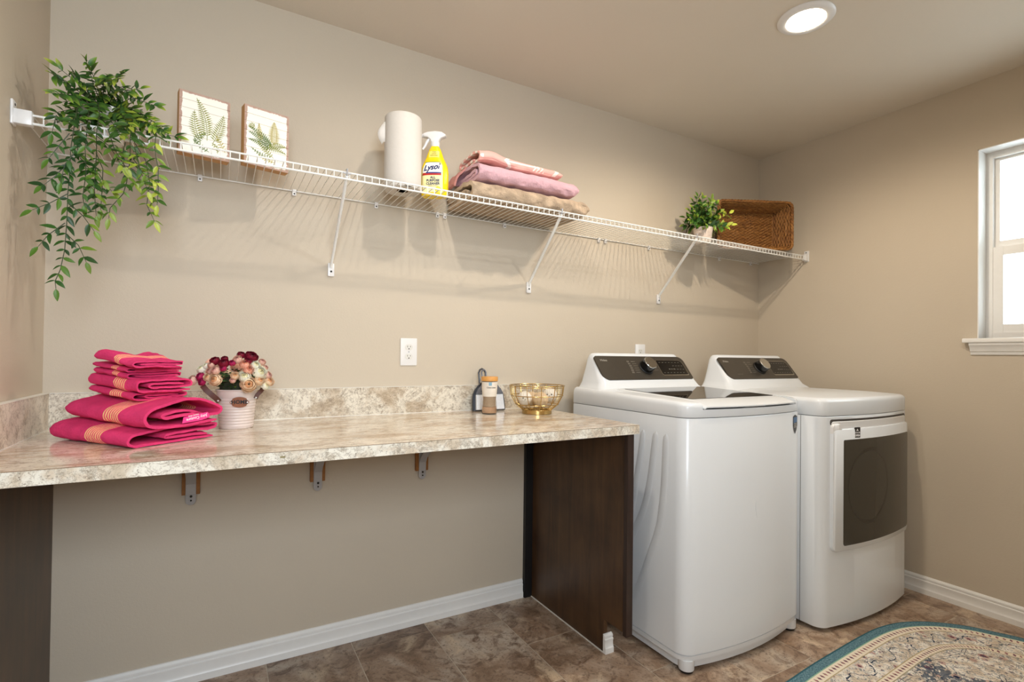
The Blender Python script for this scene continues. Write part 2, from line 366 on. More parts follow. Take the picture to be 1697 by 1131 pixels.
# ceiling lamps
M['lens'] = emis('lit_lamp_lens', (255,236,210), LENS)
def can(x, y, power, color, label):
    lens = M['lens']
    r = thing('ceiling_light', label, 'light', (x,y,H))
    obj('trim_ring', MB().lathe([(.098,0),(.098,-.004),(.092,-.009),(.070,-.012),(.066,-.009),(.066,0)], (x,y,H), 40), M['plastic_white'], r, smooth=50)
    l = bpy.data.lights.new('lamp', 'SPOT'); l.energy = power; l.color = color; l.spot_size = math.radians(168); l.spot_blend = .5; l.shadow_soft_size = .022
    lo = bpy.data.objects.new('lamp', l); C.objects.link(lo); lo.location = (x,y,H-.035)
    obj('lens', MB().lathe([(.0655,-.002),(.0655,-.0095),(.050,-.011),(.001,-.0115)], (x,y,H), 32), lens, r, smooth=50)
can(2.39,-.966,LAMP*4*PI/10,(1,.85,.67),'round white flush ceiling light, lit, above the washer')
can(1.12,-.99,LAMP_LEFT*4*PI/10,(1,.93,.85),'round flush ceiling light above the counter, out of frame')
can(1.95,-1.66,FRONT_FILL*4*PI/10,(.88,.94,1),'added round flush fill light at the front of the room, out of frame')  # unseen lamp added to throw light on the machine fronts
# outlets
def outlet(x, z, label):
    r = thing('wall_outlet', label, 'outlet', (x,0,z), 0, 'duplex outlets on the back wall')
    Mx = basis((x,0,z),(1,0,0),(0,0,1))
    pl = obj('cover_plate', MB().prism(rrect(.071,.115,.003), Mx, .005), M['plastic_white'], r, bevel=.001)
    for s in (1,-1):
        rc = obj('receptacle', MB().prism([(px*.0165, py*.0145 + s*.0195) for px,py in [(math.cos(a),max(-.85,min(.85,math.sin(a)))) for a in [2*PI*i/24 for i in range(24)]]], Mx, .0065, .004), M['ceramic_white'], r, smooth=30)
        m = MB().prism(rrect(.0018,.0075,.0005,2,-.0062,s*.0195+.003), Mx, .0069,.006).prism(rrect(.0018,.006,.0005,2,.0062,s*.0195+.003), Mx, .0069,.006).prism([(.0024*math.cos(a),s*.0195-.0068+.0026*math.sin(a)) for a in [2*PI*i/12 for i in range(12)]], Mx, .0069,.006)
        obj('slots', m, M['black'], rc, smooth=0)
    obj('screw', MB().prism([(.003*math.cos(a),.003*math.sin(a)) for a in [2*PI*i/12 for i in range(12)]], Mx, .0056,.004), M['satin_nickel_plate'], pl)
outlet(1.170, 1.156, 'white duplex wall outlet above the counter')
outlet(2.480, 1.159, 'white wall outlet half hidden behind the washer console')

# ---------------------------------------------------------------- counter
CH, CT, CD, CX = .8987, .0324, .7115, 1.805
ct = thing('countertop', 'long beige granite patterned laminate countertop along the back wall', 'countertop', (0,0,CH-CT))
obj('top_surface', MB().box(.0,CX,-CD+.0012,0,CH-CT,CH), M['laminate'], ct, smooth=0)
obj('front_edge', MB().box(0,CX,-CD-.0008,-CD+.0012,CH-CT,CH-.0006), M['laminate_edge'], ct, smooth=0, label='paler laminate front edge')
obj('seam_line', MB().box(0,CX,-CD-.0011,-CD+.0006,CH-.0009,CH+.00015), simple('brown_seam', (128,104,76), .5), ct, smooth=0)
bs = obj('backsplash', MB().box(0,CX,-.020,0,CH,CH+.1112), M['laminate_splash'], ct, smooth=0, bevel=.001)
obj('caulk_line', MB().box(0.02,CX,-.0215,-.001,CH+.1112,CH+.1130).box(.02,CX,-.0235,-.019,CH,CH+.0022), M['caulk'], bs, smooth=0)
sl = obj('side_splash', MB().box(0,.020,-CD+.004,-.020,CH,CH+.1112), M['laminate_splash'], ct, smooth=0, bevel=.001)
obj('caulk_line', MB().box(.001,.0215,-CD+.004,-.02,CH+.1112,CH+.1130).box(.019,.0235,-CD+.004,-.02,CH,CH+.0022), M['caulk'], sl, smooth=0)
sx = .617
obj('staple', MB().box(sx-.006,sx+.006,-CD-.0016,-CD,CH-.0155,CH-.0115), simple('brass_staple',(150,138,100),.4,.5), ct, smooth=0)
ep = thing('end_panel', 'dark espresso wooden end panel under the right end of the countertop', 'cabinet panel', (1.785,0,0))
prof = [(0,0),(0,CH-CT-.0005),(-.665,CH-CT-.0005),(-.665,.128),(-.548,.128),(-.548,0)]
Mp = basis((1.785,0,0),(0,1,0),(0,0,1))      # local x->world y, local y->world z, normal -> +x
obj('side_board', MB().prism([(a,b) for a,b in prof], Mp, .018), M['espresso'], ep, smooth=0)
obj('edge_strip', MB().box(1.776,1.806,-.684,-.6655,.122,CH-CT-.0005), M['espresso_edge'], ep, smooth=0, bevel=.001)
obj('wall_cleat', MB().box(1.746,1.7845,-.022,-.001,.0,CH-CT-.0005), M['black'], ep, smooth=0, label='near black upright strip against the wall')
obj('floor_caulk', MB().box(1.780,1.7848,-.548,-.02,0.0003,.003), M['caulk'], ep, smooth=0)
tb = struct('trim_2', MB().loft([[Vector((x,-.549-d*1.1,z*.84)) for d,z in BP] for x in (1.7815,1.822)]), M['trim'], smooth=30)
el = thing('end_panel', 'dark brown wooden end panel against the left wall under the countertop', 'cabinet panel', (0.016,0,0))
obj('side_board', MB().box(.002,.031,-.665,-.001,0,CH-CT-.0005), M['espresso'], el, smooth=0)
obj('edge_strip', MB().box(.001,.036,-.684,-.6655,.1,CH-CT-.0005), M['espresso_edge'], el, smooth=0)
names = ['leftmost', 'middle', 'rightmost']
for i,x in enumerate((.397,.811,1.231)):
    r = thing('counter_bracket', 'grey steel counter support bracket on a wood block, %s of the three under the countertop' % names[i], 'bracket', (x,0,.617), 0, 'steel brackets under the countertop')
    obj('wood_block', MB().box(x-.027,x+.027,-.019,-.0005,.652,CH-CT-.0005), M['wood_raw'], r, smooth=0, bevel=.001, label='orange brown pine backing block')
    obj('wall_leg', MB().prism([(a,b) for a,b in rrect(.031,.248,.012,5,0,.124,(.0155,.001,.001,.0155))], basis((x,-.0195,.617),(1,0,0),(0,0,1)), .003), M['satin_nickel_plate'], r, bevel=.0006)
    obj('counter_leg', MB().box(x-.015,x+.015,-.36,-.0195,CH-CT-.0038,CH-CT-.0006), M['satin_nickel_plate'], r, smooth=0)
    pts = [(-.0226,.655),(-.0250,.690),(-.040,.712),(-.235,CH-CT-.010),(-.262,CH-CT-.0045)]
    mb = MB()
    lo = []
    for k,(yy,zz) in enumerate(pts):
        a = pts[max(0,k-1)]; b = pts[min(len(pts)-1,k+1)]; tv = Vector((0,b[0]-a[0],b[1]-a[1])).normalized(); nv = Vector((0,tv.z,-tv.y))*-.0018
        p = Vector((x,yy,zz)); lo.append([p+Vector((-.0145,0,0))+nv,p+Vector((.0145,0,0))+nv,p+Vector((.0145,0,0))-nv,p+Vector((-.0145,0,0))-nv])
    obj('brace', mb.loft(lo), M['satin_nickel_plate'], r, smooth=0)
    for zz in (.647,.633): obj('screw', cyl(MB(), (x+.001,-.0222,zz), .0042 if zz>.64 else .003, .002, 'y', 12), M['screw'], r)

# ---------------------------------------------------------------- wire shelf
ZS, DS = 1.7634, .3166
WR = .0019
sh = thing('wire_shelf', 'white vinyl coated wire shelf running the full width of the back wall', 'shelf', (0,0,ZS))
wm = MB().tube([(0,-.006,0),(0,-DS+.008,0),(0,-DS,-.003),(0,-DS,-.0255)], .00155, 5)
wme = mesh_of('wire', wm, M['wire'])
nW = 137
for i in range(nW):
    link('wire', wme, sh, Matrix.Translation((.012+i*.02542,0,ZS)))
for (y,z,nm,r) in ((-.005,ZS-.0035,'rear_rail',.0026),(-DS+.0005,ZS-.0045,'front_rail',.0030),(-DS+.0005,ZS-.0265,'lower_rail',.0034)):
    obj(nm, MB().tube([(.004,y,z),(RW-.004,y,z)], r, 8), M['wire'], sh)
for i,x in enumerate((.407,.712,1.023,1.289,1.323,1.622,2.182,2.226,2.535,2.831,3.12,3.42)):
    c_ = obj('wall_clip', MB().box(x-.007,x+.007,-.0105,0,ZS-.022,ZS+.002).tube([(x-.007,-.006,ZS-.0035),(x+.007,-.006,ZS-.0035)], .0062, 8), M['plastic_white'], sh, bevel=.0015)
    obj('screw', cyl(MB(), (x,-.0102,ZS-.015), .0028, .0012, 'y', 10), M['screw'], c_)
for side,x0,x1,xs in (('l',0,.042,1),('r',RW-.030,RW,-1)):
    wx = 0 if side=='l' else RW
    eb = obj('end_bracket', MB().box(x0,x1,-DS-.010,-DS+.012,ZS-.034,ZS+.004).box(wx,wx+xs*.006,-DS-.014,-DS+.016,ZS-.038,ZS+.026), M['plastic_white'], sh, bevel=.0025)
    obj('screw', cyl(MB(), (wx+xs*.0055,-DS+.002,ZS+.016), .0035, .0012*xs, 'x', 10), M['screw'], eb)
for i,(xt,xb) in enumerate(((.842,.850),(1.728,1.758),(2.556,2.612))):
    r = thing('shelf_brace', 'white diagonal shelf brace, %s of the three under the wire shelf' % names[i], 'bracket', (xb,0,1.45), 0, 'diagonal braces under the wire shelf')
    a = Vector((xb,-.012,1.495)); b = Vector((xt,-DS+.012,ZS-.028))
    obj('brace_rod', MB().tube([a+Vector((0,.004,-.012)),a,a.lerp(b,.5),b,b+Vector((0,-.012,.012))], .0078, 10, flat=.75), M['wire'], r)
    ft = obj('wall_foot', MB().prism(rrect(.024,.052,.004,4,0,0), basis((xb,0,1.473),(1,0,0),(0,0,1)), .010), M['plastic_white'], r, bevel=.002)
    obj('screw', cyl(MB(), (xb,-.0095,1.466), .004, .0016, 'y', 12), M['screw'], ft)
    obj('hook', MB().tube([b+Vector((0,-.006,.004)),b+Vector((0,-.016,.018)),b+Vector((0,-.018,.034)),b+Vector((0,-.006,.034))], .003, 6).box(xt-.014,xt+.014,-DS-.005,-DS-.002,ZS-.010,ZS-.005), M['satin_nickel_plate'], r)
# ---------------------------------------------------------------- washer and dryer
def plan(x0,x1,yb,yc,bow,r,z,n=7,m=16,rb=.012):
    xc=(x0+x1)/2; hw=(x1-x0)/2-r; P=[]
    for k in range(4):
        a = PI-PI/2*k/3; P.append((x0+rb+rb*math.cos(a), yb-rb+rb*math.sin(a), z))
    for k in range(4):
        a = PI/2-PI/2*k/3; P.append((x1-rb+rb*math.cos(a), yb-rb+rb*math.sin(a), z))
    for k in range(n): a = -PI/2*k/(n-1); P.append((x1-r+r*math.cos(a), yc+r+r*math.sin(a), z))
    for k in range(1,m): x = x1-r-(2*hw)*k/m; P.append((x, yc-bow*(1-((x-xc)/hw)**2), z))
    for k in range(n): a = -PI/2-PI/2*k/(n-1); P.append((x0+r+r*math.cos(a), yc+r+r*math.sin(a), z))
    return P
def bowy(x,x0,x1,yc,bow,r):
    xc=(x0+x1)/2; hw=(x1-x0)/2-r; return yc-bow*(1-((x-xc)/hw)**2)
def boolean(o, cut_mb):
    cme = mesh_of('cut', cut_mb, None, smooth=0); co = bpy.data.objects.new('cut', cme); C.objects.link(co); co.matrix_world = WM[o.name]
    # parents are not evaluated yet: work on unparented copies in the same space
    tmp = bpy.data.objects.new('tmp', o.data); C.objects.link(tmp); co.matrix_world = Matrix.Identity(4)
    md = tmp.modifiers.new('b','BOOLEAN'); md.object = co; md.operation='DIFFERENCE'; md.solver='EXACT'
    dg = bpy.context.evaluated_depsgraph_get(); nm = bpy.data.meshes.new_from_object(tmp.evaluated_get(dg))
    bpy.data.objects.remove(tmp); bpy.data.objects.remove(co)
    for p in nm.polygons: p.use_smooth = True
    nm.set_sharp_from_angle(angle=math.radians(35)); o.data = nm
def gridsolid(xs, ys_fn, top, bot, m=10):
    """columns over xs; ys_fn(x)->(y0,y1); top/bot(x,t) give z"""
    mb = MB(); n=len(xs); vs=[]; 
    for fn in (top,bot):
        for x in xs:
            y0,y1 = ys_fn(x)
            for k in range(m+1):
                t=k/m; vs.append((x,y0+(y1-y0)*t,fn(x,t)))
    N=n*(m+1); fs=[]
    for i in range(n-1):
        for k in range(m):
            a=i*(m+1)+k; b=a+m+1; fs.append((a,b,b+1,a+1)); fs.append((N+a,N+a+1,N+b+1,N+b))
    for k in range(m):
        fs.append((k,k+1,N+k+1,N+k)); a=(n-1)*(m+1)+k; fs.append((a+1,a,N+a,N+a+1))
    for i in range(n-1):
        a=i*(m+1); b=a+m+1; fs.append((b,a,N+a,N+b)); a+=m; b+=m; fs.append((a,b,N+b,N+a))
    return mb.add(vs,fs)
def bowed(x0,x1,z0,z1,r,yfn,off,thick,n=40,rs=None):
    """rounded rectangle in x-z that follows the bowed front; off = proud distance, thick towards the back"""
    rs = rs or (r,r,r,r)     # bl, br, tr, tl
    xs=[]; 
    for k in range(n+1):
        u=k/n; xs.append(x0+(x1-x0)*(.5-.5*math.cos(PI*u)))
    def lo(x):
        if x<x0+rs[0]: return z0+rs[0]-math.sqrt(max(0,rs[0]**2-(x0+rs[0]-x)**2))
        if x>x1-rs[1]: return z0+rs[1]-math.sqrt(max(0,rs[1]**2-(x-x1+rs[1])**2))
        return z0
    def hi(x):
        if x<x0+rs[3]: return z1-rs[3]+math.sqrt(max(0,rs[3]**2-(x0+rs[3]-x)**2))
        if x>x1-rs[2]: return z1-rs[2]+math.sqrt(max(0,rs[2]**2-(x-x1+rs[2])**2))
        return z1
    mb=MB(); loops=[]
    for x in xs:
        yf=yfn(x)-off; a,b=lo(x),hi(x)
        if b-a<1e-4: b=a+1e-4
        e=min(.004,(b-a)/3, thick/2)
        loops.append([(x,yf+e,a),(x,yf,a+e),(x,yf,b-e),(x,yf+e,b),(x,yf+thick,b),(x,yf+thick,a)])
    return mb.loft(loops)
def console(root, x0, dy, kind):
    X=lambda a: x0+a
    def lp(xa,xb,yf,yb,z,r=.03): 
        return [(X((xa+xb)/2)+p[0],dy+(yf+yb)/2+p[1],z) for p in rrect(xb-xa,yb-yf,r,7)]
    w = .695
    loops=[lp(.004,w-.004,-.345,-.135,.982),lp(.008,w-.008,-.334,-.135,.992),lp(.024,w-.024,-.312,-.135,1.008),lp(.036,w-.036,-.302,-.135,1.028),lp(.052,w-.052,-.256,-.138,1.085),lp(.064,w-.064,-.216,-.141,1.137),lp(.070,w-.070,-.205,-.145,1.153),lp(.080,w-.080,-.198,-.152,1.1615,.024),lp(.10,w-.10,-.186,-.165,1.1635,.01)]
    b = obj('console_housing', MB().loft(loops), M['enamel'], root, smooth=50)
    # sloping face: from (y=-.302, z=1.028) to (y=-.216, z=1.137)
    up = Vector((0,.086,.109)).normalized(); ctr = Vector((X(.3475),dy-.2502,1.0922)) ; nrm = Vector((0,-up.z,up.y))
    Mf = basis(ctr+nrm*.001,(1,0,0),up)
    pw, ph = .576, .139
    pn = obj('control_panel', MB().prism(rrect(pw,ph,.02,8,rs=(.012,.034,.012,.034)), Mf, .0035,-.006), M['panel_grey'], root, smooth=30, label='dark grey sloping control panel')
    kx = X(.348)-ctr.x
    kn = MB().lathe([(.040,.003),(.040,.007),(.037,.010)], (kx,0,0), 40, Mf)
    k0 = obj('dial_ring', kn, M['black'], root, smooth=30)
    k1 = obj('dial', MB().lathe([(.036,.009),(.035,.038),(.034,.043)], (kx,0,0), 40, Mf), M['black_gloss'], root, smooth=35)
    obj('dial_cap', MB().lathe([(.0338,.0431),(.0338,.0460),(.0325,.0475)], (kx,0,0), 40, Mf), M['silver'], k1, smooth=30, label='brushed silver dial face')
    dx0,dx1 = X(.436)-ctr.x, X(.618)-ctr.x; dc=(dx0+dx1)/2
    fr = obj('display_frame', MB().prism(rrect(dx1-dx0,.096,.012,6,dc,0,(.008,.03,.008,.012)), Mf, .0042,.003), M['silver'], root, smooth=30)
    obj('display', MB().prism(rrect(dx1-dx0-.006,.088,.010,6,dc,.001,(.006,.027,.006,.010)), Mf, .0048,.004), M['black_gloss'], fr, smooth=30, label='glossy black touch display')
    d = MB()
    for i in range(4):
        for j in range(7 if i in (0,3) else 4):
            xx = dx0+.014+j*.022 if i in (0,3) else dx1-.085+j*.02
            d.prism([(xx,.030-i*.021),(xx+.011,.030-i*.021),(xx+.011,.0318-i*.021),(xx,.0318-i*.021)], Mf, .0051,.0047)
    for j in range(3): d.prism([(dc-.03+j*.016,-.012),(dc-.02+j*.016,-.012),(dc-.02+j*.016,-.008),(dc-.03+j*.016,-.008)], Mf, .0051,.0047)
    obj('display_marks', d, M['mark_dim'], fr, smooth=0, kind='stuff')
    d = MB()
    for s in (-1,1):
        for i in range(6):
            zz=.036-i*.013; a = kx+s*(.046+abs(i-2.5)*.002); 
            if s>0 and i>4: continue
            d.prism([(a,zz),(a+s*.026,zz),(a+s*.026,zz+.0022),(a,zz+.0022)] if s>0 else [(a-.026,zz),(a,zz),(a,zz+.0022),(a-.026,zz+.0022)], Mf, .0039,.0034)
            if s<0:
                for q in range(2): d.prism([(a-.052+q*.008,zz-.003),(a-.047+q*.008,zz-.003),(a-.047+q*.008,zz+.005),(a-.052+q*.008,zz+.005)], Mf, .0039,.0034)
    obj('cycle_marks', d, M['mark_dim'], pn, smooth=0, kind='stuff')
    text('lettering', 'Midea', .017, Mf@Matrix.Translation((-.242,.043,.0038)), M['mark'], pn)
    if kind=='dryer': text('lettering', 'SENSOR DRY', .007, Mf@Matrix.Translation((-.190,-.040,.0038)), M['mark_dim'], pn)
# washer
A0,A1,AY,AB,AR = 1.932,2.634,-.820,.029,.056
wa = thing('washing_machine', 'white top load washing machine with a glass lid, beside the counter', 'washer', ((A0+A1)/2,-.45,0))
P=lambda z,i=0,r=AR: plan(A0+i,A1-i,-.13-i*.5,AY+i,AB,r,z)
cab = obj('cabinet', MB().loft([P(.070,.004),P(.073,0),P(.920,0),P(.9245,.002)]), M['enamel'], wa, smooth=40)
obj('lower_band', MB().loft([P(.0485,.006),P(.050,.004),P(.0675,.003),P(.0695,.008)]), M['enamel'], wa, smooth=40)
obj('seam', MB().loft([P(.0690,.010),P(.0710,.010)]).loft([P(.924,.007),P(.9275,.007)]), M['seam'], wa, smooth=40)
obj('plinth', MB().loft([P(.014,.022),P(.0490,.020)]), M['enamel'], wa, smooth=40)
for x,y in ((A0+.042,-.786),(A1-.042,-.786),(A0+.04,-.18),(A1-.04,-.18)):
    l = obj('leg', MB().lathe([(.0275,.012),(.0285,.016),(.0285,.050)], (x,y,0), 24), M['enamel'], wa)
    obj('foot_pad', MB().lathe([(.018,0),(.024,.004),(.026,.012)], (x,y,0), 24), M['black'], l)
mc = MB(); loops=[P(.927,.001),P(.930,0),P(.964,0)]
for k in range(1,6):
    a=PI/2*k/5; loops.append(P(.964+.018*math.sin(a),.018*(1-math.cos(a))))
loops += [P(.9845,.06,.03),P(.986,.12,.02)]
slp=lambda y: .020*max(0,min(1,(y+.80)/.46))
loops=[[(p[0],p[1],p[2]+slp(p[1])*max(0,min(1,(p[2]-.95)/.03))) for p in l] for l in loops]
top = obj('top_cover', mc.loft(loops), M['enamel'], wa, smooth=45)
_o = WM[wa.name].to_translation(); c_ = MB().box(A0+.108-_o.x, A1-.040-_o.x, -.352-_o.y, -1.0-_o.y, .957-_o.z, 1.1-_o.z)
# opening for the lid: left rail wider at the back as in the rounded deck
c_ = MB().prism([(A0+.075-_o.x,-.352-_o.y),(A0+.075-_o.x,-1.0-_o.y),(A1-.055-_o.x,-1.0-_o.y),(A1-.055-_o.x,-.352-_o.y)], Matrix.Identity(4), 1.1, .956)
boolean(top, c_)
lx0,lx1 = A0+.080, A1-.060
yf=lambda x: bowy(x,A0,A1,AY,AB,AR)-.004
xs=[lx0+(lx1-lx0)*(.5-.5*math.cos(PI*k/24)) for k in range(25)]
def ltop(x,t):
    y=-.356+(yf(x)+.356)*t; e=min((x-lx0),(lx1-x)); edge=-.006*max(0,1-e/.012)**2
    d=max(0,(yf(x)+.100-y)/.100); return .9845+slp(y)-.0180*d**2+edge
lid = obj('lid', gridsolid(xs, lambda x:(-.356,yf(x)), ltop, lambda x,t: min(.9655,ltop(x,t)-.004), 30), M['enamel'], wa, smooth=50)
obj('lid_glass', MB().loft([[(x,y,z+slp(y)) for x,y in rrect(lx1-lx0-.05,.375,.012,5,(lx0+lx1)/2,-.555)] for z in (.980,.9862)]), M['dark_glass'], lid, smooth=30, label='dark tinted glass window in the lid')
obj('latch', MB().box(2.235,2.36,-.832,-.80,.9565,.966), M['plastic_white'], wa, bevel=.002)
obj('recess_shade', MB().box(lx0+.004,lx1-.004,-.80,-.775,.9562,.965), M['black'], wa, smooth=0, label='black block for the shade in the gap under the lid handle')  # black block stands in for the shade under the lid lip
console(wa, A0, 0, 'washer')
ribs = [[(-.668+.0,.862),(-.655,.77),(-.643,.685),(-.620,.590),(-.587,.506),(-.519,.389),(-.44,.30)],
        [(-.719,.858),(-.716,.77),(-.712,.676),(-.702,.58),(-.684,.488),(-.622,.329),(-.574,.216),(-.545,.16)],
        [(-.600,.860),(-.588,.77),(-.568,.669),(-.535,.516),(-.48,.40),(-.40,.31)],
        [(-.545,.858),(-.53,.77),(-.505,.66),(-.46,.53),(-.38,.42)]]
for rb in ribs:
    # smooth the polyline, then sweep a low rounded ridge that tapers out
    pts=[Vector((A0,a,b)) for a,b in rb]; fine=[]
    for i in range(len(pts)-1):
        p0=pts[max(0,i-1)];p1=pts[i];p2=pts[i+1];p3=pts[min(len(pts)-1,i+2)]
        for k in range(5):
            t_=k/5; fine.append(.5*((2*p1)+(-p0+p2)*t_+(2*p0-5*p1+4*p2-p3)*t_**2+(-p0+3*p1-3*p2+p3)*t_**3))
    fine.append(pts[-1]); n=len(fine); lo=[]
    for i,p in enumerate(fine):
        tg=(fine[min(i+1,n-1)]-fine[max(i-1,0)]).normalized(); nn=Vector((0,tg.z,-tg.y)); s=min(1,math.sqrt((i+.15)/1.6))*(1-(i/n)**2*.95); wd=.0155*(.55+.45*s if i>3 else s)+.006*(i/n)
        lo.append([p+nn*wd*math.cos(q)+Vector((-.0030*s*math.sin(q)**1.6,0,0)) if math.sin(q)>1e-6 else p+nn*wd*math.cos(q) for q in [PI*j/8 for j in range(9)]])
    obj('ridge', MB().loft(lo, True, True), M['enamel'], cab, smooth=80)
# shield sticker
Sh=[(-.018,.034),(0,.040),(.018,.034),(.018,-.004),(.011,-.024),(0,-.038),(-.011,-.024),(-.018,-.004)]
bx=A1-.064; Ms=basis((bx,bowy(bx,A0,A1,AY,AB,AR)-.0004,.872),(1,0.17,0),(0,0,1))
stk=obj('sticker', MB().prism(Sh, Ms@Matrix.Translation((0,0,.001)), .0012), simple('black_sticker',(18,22,26),.3), wa, smooth=0, label='black and blue shield shaped sticker')
obj('sticker_band', MB().prism([(-.0165,.030),(.0165,.030),(.0165,.010),(-.0165,.006)], Ms@Matrix.Translation((0,0,.001)), .0015,.0011), simple('blue_sticker',(30,92,140),.3), stk, smooth=0)
m_=MB()
for k in range(3): m_.prism([(-.011,.002-k*.007),(.011,.002-k*.007),(.011,.005-k*.007),(-.011,.005-k*.007)], Ms@Matrix.Translation((0,0,.001)), .0016,.0011)
obj('sticker_marks', m_, M['mark'], stk, smooth=0)
dp = MB().tube([(2.28,yf(2.28)+.0038,.60),(2.277,yf(2.277)+.0036,.57),(2.283,yf(2.283)+.0038,.545),(2.286,yf(2.286)+.0038,.53)],[.0003,.0012,.0012,.0003],5); obj('crease', dp, M['enamel'], cab)
# dryer
B0,B1,BY,BB,BR = 2.664,3.390,-.888,.029,.046
dr = thing('clothes_dryer', 'white front load clothes dryer with a dark glass door, in the corner', 'dryer', ((B0+B1)/2,-.5,0))
Q=lambda z,i=0,r=BR: plan(B0+i,B1-i,-.22-i*.5,BY+i,BB,r,z)
dcab = obj('cabinet', MB().loft([Q(.018,.006),Q(.022,0),Q(.902,0),Q(.9045,.002)]), M['enamel'], dr, smooth=40)
obj('seam', MB().loft([Q(.904,.006),Q(.9075,.006)]).box(B0-.0006,B0+.004,-.792,-.790,.02,.903), M['seam'], dr, smooth=40)
loops=[Q(.907,.001),Q(.910,0),Q(.962,0)]
for k in range(1,6):
    a=PI/2*k/5; loops.append(Q(.962+.020*math.sin(a),.022*(1-math.cos(a))))
loops += [Q(.990,.10,.055),Q(.9935,.16,.04)]
obj('top_cover', MB().loft(loops), M['enamel'], dr, smooth=50)
for x,y in ((B0+.07,-.78),(B1-.07,-.78),(B0+.07,-.30),(B1-.07,-.30)): obj('foot_pad', cyl(MB(), (x,y,0), .022, .0185), M['black'], dr)
console(dr, B0, -.10, 'dryer')
yd=lambda x: bowy(x,B0,B1,BY,BB,BR)
dz0,dz1 = .336,.882
obj('handle_scoop', bowed(B0+.052,B1-.048,.84,.884,.012,yd,.0030,.006), M['plastic_white'], dr, smooth=40)
obj('recess_shade', bowed(B0+.046,B1-.044,.866,.893,.010,yd,.0012,.004), simple('painted_recess_shade',(70,66,62),.6), dr, smooth=40, label='dark strip for the shade of the recess above the door')  # dark strip paints the shade of a recess that is not cut in
door = obj('door', bowed(B0+.048,B1-.046,dz0,dz1-.031,.022,yd,.013,.018, rs=(.026,.026,.008,.02)), M['enamel'], dr, smooth=45)
obj('door_lip', bowed(B0+.048,B0+.098,.82,.874,.016,yd,.012,.017), M['plastic_white'], door, smooth=45)
gl = obj('door_glass', bowed(B0+.108,B1-.048,.357,.806,.006,yd,.0142,.004, rs=(.012,.016,.006,.006)), M['door_glass'], door, smooth=40, label='smoked dark glass of the dryer door')
mb=MB(); cx_,cz_=B0+.285,.60; lo=[]
for rr in (1.0,.91):
    lo.append([(cx_+.150*rr*math.cos(a)*(1),yd(cx_+.15*math.cos(a))-.0146,cz_+.165*rr*math.sin(a)) for a in [2*PI*i/40 for i in range(40)]])
obj('drum_outline', mb.loft(lo, False, False), simple('drum_ring_shade',(46,42,36),.25), gl, smooth=0)
lx=B0+.192; yl=yd(lx)-.0134; Ml=basis((lx,yl,.834),(1,-.19,0),(0,0,1))
lb=obj('door_label', MB().prism(rrect(.034,.044,.003), Ml, .0008), simple('black_label',(14,14,15),.4), door, smooth=0, label='small black door open label')
m_=MB().prism([(-.007,.007),(.007,.007),(0,.016)], Ml, .0012,.0006); obj('arrow', m_, M['white_print'], lb, smooth=0)
text('lettering','DOOR',.0105,Ml@Matrix.Translation((0,-.0015,.001)),M['white_print'],lb,bold=.0002)
text('lettering','OPEN',.0115,Ml@Matrix.Translation((0,-.0135,.001)),M['white_print'],lb,bold=.0006)
# ---------------------------------------------------------------- folded cloth
from mathutils import noise as _nz
def smooth_path(P, k=5):
    P=[Vector((a,0,b)) for a,b in P]; out=[]
    for i in range(len(P)-1):
        p0=P[max(0,i-1)];p1=P[i];p2=P[i+1];p3=P[min(len(P)-1,i+2)]
        m=k if (p2-p1).length>.01 else 3
        for j in range(m):
            t=j/m; out.append(.5*((2*p1)+(-p0+p2)*t+(2*p0-5*p1+4*p2-p3)*t**2+(-p0+3*p1-3*p2+p3)*t**3))
    out.append(P[-1]); return out
def folded(path, th, L, nv=26, zs=None, amp=.0012, end=.22, start=0.0, seed=0, drop=None, uscale=None):
    c=smooth_path(path); n=len(c); top=[];bot=[]
    for i,p in enumerate(c):
        t=(c[min(n-1,i+1)]-c[max(0,i-1)]).normalized(); nn=Vector((-t.z,0,t.x)); e=1 if 0<i<n-1 else .55
        top.append(p+nn*th/2*e); bot.append(p-nn*th/2*e)
    sec=top+bot[::-1]; zmid=sum(p.z for p in sec)/len(sec); umid=sum(p.x for p in sec)/len(sec)
    loops=[]
    for k in range(nv+1):
        t=k/nv
        s=1.0
        if end and t>1-end: q=(t-1+end)/end; s=max(.5,max(0,1-q**3)**(1/2.2))
        if start and t<start: q=1-t/start; s=max(.5,max(0,1-q**3)**(1/2.2))
        g=zs(t) if zs else 1.0; us=uscale(t) if uscale else 1.0
        l=[]
        for p in sec:
            zz=(zmid*.8+(p.z-zmid*.8)*s)*g; uu=umid+(p.x-umid)*(1-(1-s)*.10)*us
            nv_=Vector((uu*26+seed,t*L*26,zz*40)); d=_nz.noise(nv_)*amp*2+_nz.noise(nv_*2.7)*amp
            l.append((uu+d, t*L+(_nz.noise(nv_*1.3+Vector((9,0,0)))*amp if 0<k<nv else 0), max(0.0003, zz+d+(drop(t,uu) if drop else 0))))
        loops.append(l)
    return MB().loft(loops)
def towel(name,label,mat,pos,ang,path,th,L,group=None,**k):
    r=bpy.data.objects.new(name,None)
    me=mesh_of(name,folded(path,th,L,**k),mat,smooth=70); bpy.data.objects.remove(r)
    Mx=Matrix.Translation(pos)@Matrix.Rotation(math.radians(ang),4,'Z')
    o=link(name,me,None,Mx); return setp(o,label,'towel',group)
w=.236
